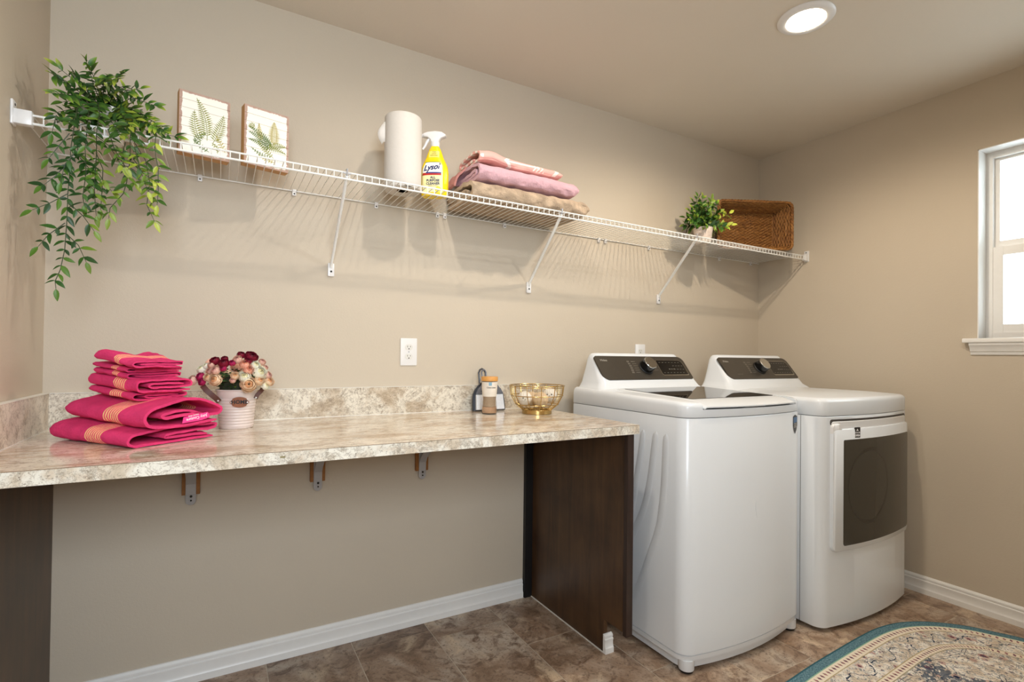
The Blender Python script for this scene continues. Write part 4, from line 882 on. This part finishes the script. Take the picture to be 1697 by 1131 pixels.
# small potted plant
px,py=2.742,-.200
sp_=thing('potted_plant','small bushy green plant in a pale ribbed pot, beside the wicker basket','plant',(px,py,ZD))
prf=[(.036,0),(.040,.003)]
for k in range(12): prf+=[(.0405+.0008*k,.006+k*.0062),(.0418+.0008*k,.009+k*.0062)]
prf+=[(.0505,.082),(.0465,.082),(.045,.070),(.004,.068)]
obj('pot', MB().lathe(prf,(px,py,ZD),36), simple('pale_pink_ribbed_pot',(214,198,186),.6,var=.12,scale=60,bump=.3,bscale=150), sp_, smooth=30)
obj('moss', MB().lathe([(.045,.066),(.03,.080),(.004,.084)],(px,py,ZD),16), M['soil'], sp_)
lv2=[leaf_mesh('leaf',.040,.020,M['leaf_dark'],.15,4),leaf_mesh('leaf',.038,.020,M['leaf_mid'],.15,4),leaf_mesh('leaf',.036,.019,M['leaf_lime'],.15,4)]
nleaf=0; wt2=[lv2[0]]*3+[lv2[1]]*4+[lv2[2]]*3
for k in range(30):
    a=2*PI*k/30*2.4+.3; el=(.15+.85*((k*7)%10)/10)*1.45; R_=.125 if el<1.0 else .165
    dx=math.cos(a)*math.cos(el); dy=math.sin(a)*math.cos(el)*.8; dz=math.sin(el)
    c0=Vector((px,py,ZD+.075)); e_=c0+Vector((dx*R_,min(dy*R_, -.03-py-.02),dz*R_*1.0-.02*(el<.5)))
    vine(sp_,[c0,c0.lerp(e_,.5)+Vector((0,0,.02)),e_],lv2,.0205,.95,.9,280,r=.0012,pick=lambda: rng.choice(wt2))
for tx,ty,tz in ((-.045,.0,.245),(.040,-.02,.240),(.135,-.06,.17),(.125,-.08,.10),(-.12,-.02,.12)):
    c0=Vector((px,py,ZD+.075)); vine(sp_,[c0,c0+Vector((tx*.6,ty*.5,(tz-.075)*.6)),Vector((px+tx,py+ty,ZD+tz))],lv2,.022,.95,.9,280,r=.0012,pick=lambda: rng.choice(wt2[3:]))
flush(sp_)
# flowers
fb=thing('flower_bucket','pinkish white ribbed bucket of crimson, peach and cream flowers on the counter','flowers',(.527,-.195,CH))
bx,by=.527,-.195
prf=[(.047,0),(.0495,.002)]
for k in range(10):
    z=.006+k*.0093; r_=.0495+.0085*z/.12; prf+=[(r_,z),(r_+.0013,z+.003),(r_+.0013,z+.0055),(r_,z+.0085)]
prf+=[(.0575,.102),(.0578,.120),(.0605,.1215),(.0612,.124),(.0600,.1262),(.0575,.1245),(.0565,.108),(.004,.106)]
bk=obj('bucket', MB().lathe(prf,(bx,by,CH),48), simple('pale_pink_enamel',(222,206,198),.35,var=.04), fb, smooth=35)
leather=simple('dark_brown_leather',(84,40,24),.5,var=.15)
def strap(pts,wd=.008,th=.0022):
    pts=[Vector(p) for p in pts]; lo=[]
    for i,p in enumerate(pts):
        t_=(pts[min(i+1,len(pts)-1)]-pts[max(i-1,0)]).normalized(); s_=t_.cross(Vector((0,1,0))).normalized(); n_=Vector((0,1,0))
        lo.append([p+s_*wd-n_*th,p+s_*wd+n_*th,p-s_*wd+n_*th,p-s_*wd-n_*th])
    return MB().loft(lo)
h1=obj('handle_strap', strap([(.4775,-.236,.988),(.468,-.240,.999),(.455,-.242,1.012),(.441,-.240,1.026),(.431,-.232,1.040)]), leather, fb, smooth=40)
obj('rivet', cyl(MB(),(.4745,-.2395,.991),.003,.002,'y',10), M['silver'], h1)
h2=obj('handle_strap', strap([(.581,-.222,.994),(.586,-.222,1.006),(.595,-.220,1.016),(.603,-.214,1.026)],.0065), leather, fb, smooth=40)
obj('rivet', cyl(MB(),(.582,-.2250,.997),.0028,.002,'y',10), M['silver'], h2)
pc=Vector((.5335,by-.0600,.986)); Mq=basis(pc,(.998,-.11,0),(0,-.07,1))
pts=[]
for k in range(40):
    a=2*PI*k/40; c,s=math.cos(a),math.sin(a); rx=.0275; rz=.0165 if abs(c)<.72 else .0085
    pts.append((rx*c, (rz if abs(c)<.72 else max(.0,rz))*s if abs(c)<.95 else .0085*s))
pq=obj('name_plaque', MB().prism(pts,Mq,.0025,-.001), simple('bronze_brown_plate',(140,84,54),.5,.1,var=.2,scale=90), bk, smooth=30, label='brown metal plaque reading HOME')
text('lettering','HOME',.0165,Mq@Matrix.Translation((0,.0005,.0034)),M['black'],pq,bold=.0004,thick=.0014)
obj('rivet', MB().lathe([(.0022,.0025),(.0022,.0032)],(-.0225,0,0),10,Mq).lathe([(.0022,.0025),(.0022,.0032)],(.0225,0,0),10,Mq), M['silver'], pq)
FC={'c':[(132,14,44),(104,8,34)],'m':[(186,34,92),(150,24,70)],'k':[(238,196,176),(222,164,152)],'p':[(246,186,160),(226,140,110)],'w':[(255,248,228),(246,236,190)],'q':[(250,218,184),(236,178,128)]}
def flower_mesh(key):
    cols=FC[key]; m1=simple('petal_'+{'c':'crimson','m':'magenta','k':'blush','p':'peach','w':'cream','q':'apricot'}[key],cols[0],.6,var=.10,scale=150); m2=simple('heart_'+key,cols[1],.6,var=.1,scale=150)
    mb=MB(); rr=random.Random(hash(key)%97 if False else ord(key)); m=0
    layers=[(6,1.0,.25),(6,.86,.55),(5,.70,.85),(4,.5,1.1),(3,.32,1.25)]
    for li,(n,R,el) in enumerate(layers):
        for k in range(n):
            a=2*PI*(k+.5*(li%2))/n+rr.uniform(-.15,.15); hw=PI/n*1.25; vs=[]
            for i in range(4):
                t=i/3
                for j in range(5):
                    s=(j-2)/2; ph=a+s*hw*(.55+.45*t)*(1-.12*t*abs(s)); lat=-1.1+ (el+1.1)*t*(1-.10*s*s); r_=R*(1+.05*t*math.cos(s*3))
                    vs.append((r_*math.cos(lat)*math.cos(ph), r_*math.cos(lat)*math.sin(ph), r_*math.sin(lat)*.85+.10*li*.5))
            fs=[(i*5+j,i*5+j+1,i*5+j+6,i*5+j+5) for i in range(3) for j in range(4)]; mb.add(vs,fs)
    me=mesh_of('flower',mb,[m1,m2],smooth=80,recalc=False)
    cc=len(me.polygons)//24*24
    tot=0; bnds=[]
    for li,(n,R,el) in enumerate(layers): tot+=n*12; bnds.append(tot)
    for i,p in enumerate(me.polygons): p.material_index=1 if i>=bnds[2] else 0
    return me
fmesh={k:flower_mesh(k) for k in FC}
ctr=Vector((bx,by,1.02))
rf=random.Random(5)
for x,y,z,r_,c in FL:
    p=Vector((x,y,z)); d=(p-ctr).normalized()*.75+Vector((-.05,-.55,.2))+Vector((rf.uniform(-.2,.2),0,rf.uniform(-.2,.2))); d.normalize()
    q=d.to_track_quat('Z','Y').to_matrix().to_4x4(); o=link('flower',fmesh[c],fb,Matrix.Translation(p)@q@Matrix.Scale(r_*1.22,4))
    obj('flower_stem', MB().tube([p-d*r_*.8,p.lerp(ctr,.6),ctr+Vector(((x-bx)*.2,0,-.0))],.0009,4), M['stem'], o) if False else None
for k in range(16):
    a=2*PI*k/16; p=Vector((bx+.075*math.cos(a),by+.055+.02*math.sin(a),1.06+.05*abs(math.sin(a*1.5))))
    d=(p-ctr).normalized(); link('flower',fmesh['pkwq'[k%4]],fb,Matrix.Translation(p)@d.to_track_quat('Z','Y').to_matrix().to_4x4()@Matrix.Scale(.019,4))
lf=[leaf_mesh('leaf',.022,.012,M['leaf_dark'],.2,4),leaf_mesh('leaf',.020,.012,M['leaf_mid'],.2,4)]
for k in range(150):
    a=rf.uniform(0,2*PI); el=rf.uniform(-.05,1.2); R_=rf.uniform(.03,.078)
    p=ctr+Vector((math.cos(a)*math.cos(el)*R_,math.sin(a)*math.cos(el)*R_,.012+math.sin(el)*R_)); d=Vector((math.cos(a),math.sin(a),rf.uniform(-.2,.6)))
    link('leaf',lf[k%4==0],fb,leafM(p,d,Vector((0,-.5,.8))+Vector((rf.uniform(-.5,.5),0,0)),rf.uniform(.8,1.1)))
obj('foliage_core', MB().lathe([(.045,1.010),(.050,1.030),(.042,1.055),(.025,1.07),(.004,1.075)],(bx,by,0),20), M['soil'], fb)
# ---------------------------------------------------------------- wicker basket
P0=Vector((2.915,-.160,ZD+.006)); P1=Vector((3.318,-.345,ZD+.006)); ex=(P1-P0).normalized(); Wb=(P1-P0).length; Hb=.272; nb=Vector((-ex.y,ex.x,0))   # nb points to the wall
Mb=Matrix(((ex.x,nb.x,0,P0.x),(ex.y,nb.y,0,P0.y),(0,0,1,P0.z),(0,0,0,1)))   # local x along, y to the wall, z up
bkt=bpy.data.objects.new('wicker_basket',None); C.objects.link(bkt); bkt.matrix_world=Mb; WM[bkt.name]=Mb
setp(bkt,'brown woven wicker basket stood on its side in the corner of the shelf','basket')
def rect_at(y, o=0, z0=0, n=5):
    s=y/.125; i=.042*s+o; r_=.028-.006*s; w_=Wb-2*i; h_=Hb-.012*0-2*i*.72
    return [(Wb/2+a, y, Hb/2+b) for a,b in rrect(w_,h_,r_,n)]
def weave(mb, pts, r, amp, nrm, ph, closed=False):
    P=[]
    n=len(pts)
    for i,p in enumerate(pts): P.append(Vector(p)+Vector(nrm[i] if isinstance(nrm,list) else nrm)*amp*math.sin(i*1.6+ph))
    return mb.tube(P,[r*(1+.18*math.sin(i*2.1+ph)) for i in range(n)],5)
obj('shell', MB().loft([rect_at(.006,.002),rect_at(.128,.002),rect_at(.128,.006),rect_at(.006,.006)],False,False), M['wicker_dark'], bkt, local=True, smooth=30)
obj('base_panel', MB().loft([rect_at(.1285,.003),rect_at(.124,.003)]), M['wicker_dark'], bkt, local=True, smooth=30)
b0=rect_at(.122,.010); xs0=min(p[0] for p in b0); xs1=max(p[0] for p in b0); z0_=min(p[2] for p in b0); z1_=max(p[2] for p in b0)
ns=24
for k in range(ns):
    z=z0_+(z1_-z0_)*(k+.5)/ns
    pts=[(xs0+(xs1-xs0)*i/44,.1215,z) for i in range(45)]
    m=MB(); weave(m,pts,.0052,.0034,(0,-1,0),PI*k); obj('strand',m,M['wicker'],bkt,local=True,smooth=80)
for k in range(13):                      # rings of weave round the inner walls
    y=.012+.108*k/12; L_=rect_at(y,.0085,n=4); pts=[]
    for a,b in zip(L_,L_[1:]+L_[:1]):
        a=Vector(a);b=Vector(b); m_n=max(1,int((b-a).length/.010))
        for i in range(m_n): pts.append(a.lerp(b,i/m_n))
    pts.append(pts[0]); c_=Vector((Wb/2,y,Hb/2)); nr=[(c_-p).normalized() for p in pts]
    m=MB(); weave(m,pts,.0046,.0022,nr,PI*k); obj('strand',m,M['wicker'],bkt,local=True,smooth=80)
def loopt(y,o,r_,ph,wob,n=5):
    L_=rect_at(y,o,n=n); pts=[]
    for a,b in zip(L_,L_[1:]+L_[:1]):
        a=Vector(a);b=Vector(b); m_n=max(1,int((b-a).length/.008))
        for i in range(m_n): pts.append(a.lerp(b,i/m_n))
    N=len(pts); c_=Vector((Wb/2,y,Hb/2)); out=[]
    for i,p in enumerate(pts): out.append(p+(p-c_).normalized()*wob*math.sin(i*.9+ph)+Vector((0,wob*math.cos(i*.9+ph),0)))
    out+=out[:1]; return MB().tube(out,r_,6)
for q in range(3): obj('rim_braid', loopt(.003,.0015,.0052,q*2*PI/3,.0045), M['wicker'], bkt, local=True, smooth=80)
obj('corner_roll', loopt(.118,.010,.0045,0,.001), M['wicker'], bkt, local=True, smooth=80)
obj('handle_slot', MB().prism(rrect(.030,.085,.012,5),basis((Wb-.018,.045,Hb*.47),(0,1,0),(0,0,1)),-.0012,-.004), simple('slot_shade',(46,34,22),.9), bkt, local=True, smooth=30)
obj('slot_trim', MB().tube([Vector((Wb-.0245,.045+a,Hb*.47+b)) for a,b in rrect(.036,.092,.014,5)+rrect(.036,.092,.014,5)[:1]],.0028,6), M['wicker'], bkt, local=True)
# ---------------------------------------------------------------- dustpan, jar, bowl
grey=simple('slate_grey_plastic',(98,100,108),.35,var=.05); dgrey=simple('dark_grey_plastic',(58,60,66),.35)
dx=1.520; tilt=math.radians(-9); Md=Matrix.Translation((dx,-.062,CH+.001))@Matrix.Rotation(math.radians(0),4,'Z')@Matrix.Rotation(tilt,4,'X')
dp=bpy.data.objects.new('dustpan',None); C.objects.link(dp); dp.matrix_world=Md; WM[dp.name]=Md; setp(dp,'grey dustpan leaning on the backsplash behind the jar','dustpan')
out=[(-.078,0)]+[(-.078+.006*(k/4),.075*k/4) for k in range(1,5)]+[(-.072+.050*math.sin(k/8*PI/2),.075+.052*(1-math.cos(k/8*PI/2))*1.0) for k in range(1,9)]
out=[(-.078,0),(-.077,.045),(-.073,.072),(-.063,.092),(-.047,.110),(-.030,.122),(-.018,.128)]
full=out+[(-a,b) for a,b in reversed(out)]
Fp=basis((0,0,0),(1,0,0),(0,0,1))
obj('pan', MB().prism(full,Fp,.003), grey, dp, local=True, smooth=0)
obj('rim', MB().tube([Vector((a,-.010,b)) for a,b in full],.0035,6).loft([[(a,-.010,b) for a,b in full],[(a,-.002,b) for a,b in full]],False,False,closed=False), dgrey, dp, local=True)
hl=[(-.016,.120),(-.016,.150),(-.017,.168),(-.010,.182),(0,.187),(.010,.182),(.017,.168),(.016,.150),(.016,.120)]
obj('handle_loop', MB().tube([Vector((a-.022,-.005,b)) for a,b in hl],.0042,8), dgrey, dp, local=True)
br=bpy.data.objects.new('hand_brush',None); C.objects.link(br); br.matrix_world=Md@Matrix.Translation((0,-.013,.002)); WM[br.name]=br.matrix_world.copy(); setp(br,'small grey hand brush with white bristles clipped in the dustpan','brush')
bo=[(-.066,.068),(-.066,.074),(-.056,.092),(-.040,.108),(-.022,.118),(-.012,.130),(.012,.130),(.022,.118),(.040,.108),(.056,.092),(.066,.074),(.066,.068)]
obj('brush_head', MB().prism(bo,Fp,.016), grey, br, local=True, smooth=0, bevel=.002)
obj('head_recess', MB().prism([(-.045,.078),(-.045,.084),(-.030,.098),(-.008,.108),(-.008,.078)],Fp,.0168,.0155), dgrey, br, local=True, smooth=0)
obj('brush_handle', MB().tube([Vector((a-.022,-.008,b)) for a,b in [(-.010,.126),(-.010,.150),(-.011,.166),(-.006,.175),(0,.178),(.006,.175),(.011,.166),(.010,.150),(.010,.126)]],.0036,8), grey, br, local=True)
wb=simple('white_bristle',(232,234,238),.6,var=.05,scale=200)
for k in range(22):
    a=-.063+k*.006; m=MB().loft([[(a+dx_,dy_,.068) for dx_,dy_ in ((-.0022,-.013),(.0022,-.013),(.0022,-.003),(-.0022,-.003))],[(a*1.05+dx_,dy_,.0015) for dx_,dy_ in ((-.0028,-.014),(.0028,-.014),(.0028,-.002),(-.0028,-.002))]])
    obj('bristle_tuft', m, wb, br, local=True, smooth=0)
jx,jy=1.469,-.172
jr=thing('scent_jar','waisted clear jar of tan scent beads with a bamboo lid, in front of the dustpan','jar',(jx,jy,CH))
obj('vessel', MB().lathe([(.030,.0),(.0325,.004),(.0325,.020),(.0300,.045),(.0285,.062),(.0300,.080),(.0325,.110),(.0330,.138),(.0310,.138),(.0305,.110),(.0268,.062),(.0305,.020),(.030,.004),(.002,.003)],(jx,jy,CH),36), M['clear_jar'], jr)
obj('bead_fill', MB().lathe([(.0290,.0045),(.0300,.010),(.0300,.020),(.0290,.030),(.002,.031)],(jx,jy,CH),28), simple('tan_beads',(198,156,116),.7,var=.18,scale=400,bump=.8,bscale=500), jr)
obj('bead_fill', MB().lathe([(.0270,.0315),(.0262,.060),(.0275,.074),(.002,.075)],(jx,jy,CH),28), simple('pale_brown_grains',(184,160,132),.8,var=.3,scale=500,bump=.8,bscale=600), jr)
jl=obj('paper_label', MB().lathe([(.0296,.074),(.0304,.082),(.0328,.110),(.0333,.135),(.0331,.1352),(.0326,.110),(.0294,.074)],(jx,jy,CH),40), simple('off_white_label',(228,218,204),.7), jr)
obj('lid', MB().lathe([(.0325,.138),(.0345,.1385),(.0350,.141),(.0350,.155),(.0335,.157),(.002,.157)],(jx,jy,CH),40), simple('bamboo_lid',(212,152,78),.5,var=.1,scale=60), jr, label='bamboo coloured round lid')
ja=math.atan2(-2.1046-jy,.478-jx)
def jwrap(mb,a0,z0,r_=.0334):
    mb.v=[(jx+(r_+c)*math.cos(a0+a/r_), jy+(r_+c)*math.sin(a0+a/r_), CH+z0+b) for a,b,c in mb.v]; return mb
obj('lettering', jwrap(text_mb('Clean Linen',.0085,thick=.0004,bold=.0001),ja+.25,.112), M['panel_grey'], jl, smooth=0, recalc=False)
obj('label_mark', jwrap(MB().box(-.006,.006,.120,.134,0,.0004).loft([[(0,0,0)]*3]) if False else MB().add([(-.0065,-.007,0),(.0065,-.007,0),(.0065,.007,0),(-.0065,.007,0),(-.0065,-.007,.0005),(.0065,-.007,.0005),(.0065,.007,.0005),(-.0065,.007,.0005)],[(0,3,2,1),(4,5,6,7),(0,1,5,4),(1,2,6,5),(2,3,7,6),(3,0,4,7)]),ja+.1,.127), simple('pale_blue_mark',(132,168,186),.6), jl, smooth=0)
wx_,wy_=1.663,-.240
wbw=thing('wire_bowl','round gold wire bowl on a gold foot ring at the end of the counter','bowl',(wx_,wy_,CH))
LV=[(.118,.120,.0024),(.116,.113,.0015),(.112,.078,.0020),(.092,.040,.0018),(.064,.018,.0016)]
for R_,z,r_ in LV: obj('ring', MB().ring((wx_,wy_,CH+z),R_,r_,48,6), M['gold'], wbw)
mwr=mesh_of('upright_wire', MB().tube([(.063,0,.017),(.092,0,.040),(.112,0,.078),(.118,0,.120)],.0016,6), M['gold'])
for k in range(12): link('upright_wire', mwr, wbw, Matrix.Translation((wx_,wy_,CH))@Matrix.Rotation(2*PI*k/12+.12,4,'Z'))
mb=MB()
for k in range(90):
    a=2*PI*k/90; c,s=math.cos(a),math.sin(a); mb.tube([(wx_+r_*c,wy_+r_*s,CH+z) for r_,z in ((.012,.0175),(.062,.0185),(.0915,.041),(.1112,.0785),(.1165,.117))],.0004,3)
for R_,z in ((.035,.018),(.05,.018),(.078,.030),(.101,.058)): mb.ring((wx_,wy_,CH+z),R_,.0004,48,3)
obj('fine_mesh', mb, M['gold'], wbw, kind='stuff')
obj('foot_ring', MB().lathe([(.060,.0),(.064,.001),(.064,.016),(.060,.017),(.058,.016),(.058,.001)],(wx_,wy_,CH),48), M['gold'], wbw, smooth=35)
wool=simple('white_felted_wool',(236,230,218),.95,var=.04,bump=.7,bscale=300); woolt=simple('oatmeal_felted_wool',(214,188,154),.95,var=.06,bump=.7,bscale=300)
def ball(x,y,z,r_,mat,label,face=None):
    o=obj('dryer_ball', MB().lathe([(max(.0004,r_*math.sin(PI*k/16)),-r_*math.cos(PI*k/16)) for k in range(17)],(0,0,0),24), mat, smooth=80)
    o.matrix_world=Matrix.Translation((x,y,z)); WM[o.name]=o.matrix_world.copy(); setp(o,label,'dryer ball',None)
    if face:
        d=Vector((CAM.x-x+face[0],CAM.y-y,CAM.z-z+face[1])).normalized(); q=basis(Vector((x,y,z)),d.cross(Vector((0,0,1)))*-1,(0,0,1)); zz=q.to_3x3()@Vector((0,0,1)); 
        fr=obj('face_patch', MB().lathe([(.0004,r_*1.03),(r_*.45,r_*.93),(r_*.5,r_*.86),(.0004,r_*.84)],(0,0,0),20,q), wool, o)
        m=MB()
        for a,b,s_ in ((-.3,.12,.09),(.3,.12,.09),(0,-.05,.07)): m.lathe([(.0002,r_*1.06),(r_*s_,r_*1.0),(r_*s_,r_*.9)],(r_*a,r_*b,-.0004),8,q)
        m.tube([q@Vector((-r_*.14,-r_*.22,r_*1.0)),q@Vector((0,-r_*.1,r_*1.04)),q@Vector((r_*.14,-r_*.22,r_*1.0))],.0006,4)
        obj('face_stitches', m, M['black'], fr)
ball(1.605,-.235,CH+.066,.030,wool,'white felt dryer ball with a stitched face at the left of the gold bowl',(0.2,.3))
ball(1.668,-.262,CH+.060,.033,woolt,'plain oatmeal wool dryer ball at the front middle of the gold bowl')
ball(1.728,-.243,CH+.078,.031,wool,'white felt dryer ball with a stitched face at the right of the gold bowl',(-.2,.2))
ball(1.668,-.190,CH+.058,.032,woolt,'oatmeal wool dryer ball at the back of the gold bowl')
# ---------------------------------------------------------------- rug
edge=[(1.62,-1.45),(1.63,-1.30),(1.68,-1.17),(1.79,-1.08),(1.95,-1.03),(2.10,-1.013),(2.25,-1.004),(2.40,-.991),(2.61,-.979),(2.80,-.971),(2.92,-.972),(3.03,-.987),(3.12,-1.018),(3.20,-1.066),(3.28,-1.142),(3.33,-1.225),(3.372,-1.31),(3.40,-1.42),(3.41,-1.55),(3.40,-1.70),(3.36,-1.84),(3.27,-1.95),(3.12,-2.02),(2.9,-2.05),(2.5,-2.06),(2.1,-2.05),(1.85,-2.0),(1.70,-1.88),(1.63,-1.70)]
E_=[Vector((a,b,0)) for a,b in edge]; S=[]; n=len(E_)
for i in range(n):
    p0,p1,p2,p3=E_[i-1],E_[i],E_[(i+1)%n],E_[(i+2)%n]
    for k in range(6):
        t_=k/6; S.append(.5*((2*p1)+(-p0+p2)*t_+(2*p0-5*p1+4*p2-p3)*t_**2+(-p0+3*p1-3*p2+p3)*t_**3))
n=len(S); cum=[0]
for i in range(n): cum.append(cum[-1]+(S[(i+1)%n]-S[i]).length)
per=cum[-1]; rc=Vector((2.52,-1.52,0))
nrmS=[]
for i in range(n):
    t_=(S[(i+1)%n]-S[i-1]).normalized(); nn_=Vector((t_.y,-t_.x,0)); nn_=nn_ if nn_.dot(rc-S[i])>0 else -nn_; nrmS.append(nn_)
rug=thing('area_rug','cream floral area rug with a teal border on the floor before the machines','rug',(2.52,-1.52,0))
me=bpy.data.meshes.new('pile'); bm=bmesh.new(); uv=bm.loops.layers.uv.new('UVMap'); rings=[]
ds=[0,0,.004,.03,.06,.09,.12,.15,.18,.21,.24]
for j,d in enumerate(ds):
    rings.append([bm.verts.new((S[i]+nrmS[i]*d+Vector((0,0,.0002 if j==0 else (.0045 if j==1 else .0065))))-Vector((2.52,-1.52,0))) for i in range(n)])
def addf(vs,uvs):
    f=bm.faces.new(vs)
    for l,u in zip(f.loops,uvs): l[uv].uv=u
for j in range(len(ds)-1):
    for i in range(n):
        a=i;b=(i+1)%n; addf([rings[j][a],rings[j][b],rings[j+1][b],rings[j+1][a]],[(cum[i],ds[j]),(cum[i+1],ds[j]),(cum[i+1],ds[j+1]),(cum[i],ds[j+1])])
addf(rings[-1],[(cum[i],.3) for i in range(n)])
bmesh.ops.recalc_face_normals(bm,faces=bm.faces); bm.to_mesh(me); bm.free()
t=NT('woven_floral_rug',.95,0,.1); um=t.n('ShaderNodeUVMap'); su=t.n('ShaderNodeSeparateXYZ'); t.L(um.outputs[0],su.inputs[0]); u=su.outputs['X']; d=su.outputs['Y']; oc=t.coord()
def band(a,lo,hi): return t.math('MULTIPLY',t.math('GREATER_THAN',a,lo),t.math('LESS_THAN',a,hi))
def inv(x): return t.math('SUBTRACT',1.0,x)
cream=lin((244,238,228)); ycream=lin((238,226,206)); teal=lin((60,104,120)); rose=lin((176,128,122)); navy_=lin((38,50,74)); plum=lin((112,70,84))
n1=t.noise(oc,60,3,.6); 
base=t.mix(t.ramp(t.noise(oc,25,3),[(.4,(0,0,0,1)),(.6,(1,1,1,1))]),cream,lin((214,198,178)))
# floral field motifs
v1=t.vor(oc,17,'F1'); v2=t.vor(oc,42,'F1'); ed=t.vor(oc,15,'DISTANCE_TO_EDGE'); vc=t.vor(oc,17,'F1','Color'); sc=t.n('ShaderNodeSeparateXYZ'); t.L(vc,sc.inputs[0])
w1=t.noise(oc,34,4,.6,1.5); curl=t.math('LESS_THAN',t.math('ABSOLUTE',t.math('SUBTRACT',w1,.5)),.022)
c=t.mix(t.math('MULTIPLY',curl,.8),base,lin((96,112,122)))
fl1=t.math('LESS_THAN',t.math('ADD',v1,t.math('MULTIPLY',n1,.35)),.42); flc=t.mix(t.math('GREATER_THAN',sc.outputs['X'],.5),rose,lin((196,158,146)))
c=t.mix(t.math('MULTIPLY',fl1,.75),c,flc)
fl2=t.math('LESS_THAN',t.math('ADD',v1,t.math('MULTIPLY',n1,.3)),.28); c=t.mix(fl2,c,t.mix(t.math('GREATER_THAN',sc.outputs['Y'],.6),plum,navy_))
dot=t.math('LESS_THAN',t.math('ADD',v2,t.math('MULTIPLY',n1,.4)),.42); c=t.mix(t.math('MULTIPLY',dot,.7),c,t.mix(t.math('GREATER_THAN',w1,.52),plum,teal))
big=t.vor(oc,5.5,'DISTANCE_TO_EDGE'); inn=t.math('GREATER_THAN',d,.19); ol=t.math('MULTIPLY',inn,band(t.math('ADD',big,t.math('MULTIPLY',n1,.05)),.048,.060)); c=t.mix(t.math('MULTIPLY',ol,.75),c,navy_)
fill=t.math('MULTIPLY',inn,t.math('MULTIPLY',t.math('GREATER_THAN',t.vor(oc,4.2,'F1'),.60),t.math('GREATER_THAN',n1,.48))); c=t.mix(t.math('MULTIPLY',fill,.8),c,lin((40,66,92)))
# border scroll zone lines
zz=t.math('ADD',.128,t.math('ADD',t.math('MULTIPLY',t.math('SINE',t.math('MULTIPLY',u,38.0)),.024),t.math('MULTIPLY',t.math('SUBTRACT',t.noise(oc,30,2),.5),.05))); zl=t.math('LESS_THAN',t.math('ABSOLUTE',t.math('SUBTRACT',d,zz)),.0022)
c=t.mix(t.math('MULTIPLY',zl,band(d,.08,.18)),c,lin((52,66,84)))
for lo_,hi_ in ((.040,.074),(.178,.205)):
    bnd=band(d,lo_,hi_); c=t.mix(bnd,c,ycream)
    mid=(lo_+hi_)/2; fu=t.math('ABSOLUTE',t.math('SUBTRACT',t.math('FRACT',t.math('DIVIDE',u,.022)),.5)); dd=t.math('DIVIDE',t.math('ABSOLUTE',t.math('SUBTRACT',d,mid)),.014)
    dt=t.math('MULTIPLY',bnd,t.math('LESS_THAN',t.math('ADD',fu,t.math('MULTIPLY',dd,.35)),.27)); c=t.mix(dt,c,t.mix(t.math('GREATER_THAN',n1,.5),plum,rose))
for l_,cl in ((.0765,lin((188,170,130))),(.176,lin((188,170,130))),(.2075,lin((170,160,130)))): c=t.mix(band(d,l_-.0018,l_+.0018),c,cl)
tb_=t.mix(t.ramp(t.noise(oc,160,3,.8),[(.35,(0,0,0,1)),(.65,(1,1,1,1))]),lin((54,92,108)),lin((124,158,166)))
c=t.mix(t.math('LESS_THAN',d,.0375),c,tb_); c=t.mix(band(d,.0365,.0405),c,lin((150,186,160)))
t.col(c); t.bump(t.noise(oc,420,2,.6),.6,.0015); me.materials.append(t.m)
setp(link('pile',me,rug),None)
bd=MB(); lo=[]
for i in range(n+1):
    p=S[i%n]; q=nrmS[i%n]; lo.append([p+q*a+Vector((0,0,b)) for a,b in ((-.002,.001),(-.002,.0055),(.003,.0075),(.005,.0068),(.004,.001))])
obj('bound_edge', bd.loft(lo), simple('teal_binding',(40,92,104),.9,var=.2,scale=200,bump=.5,bscale=400), rug)
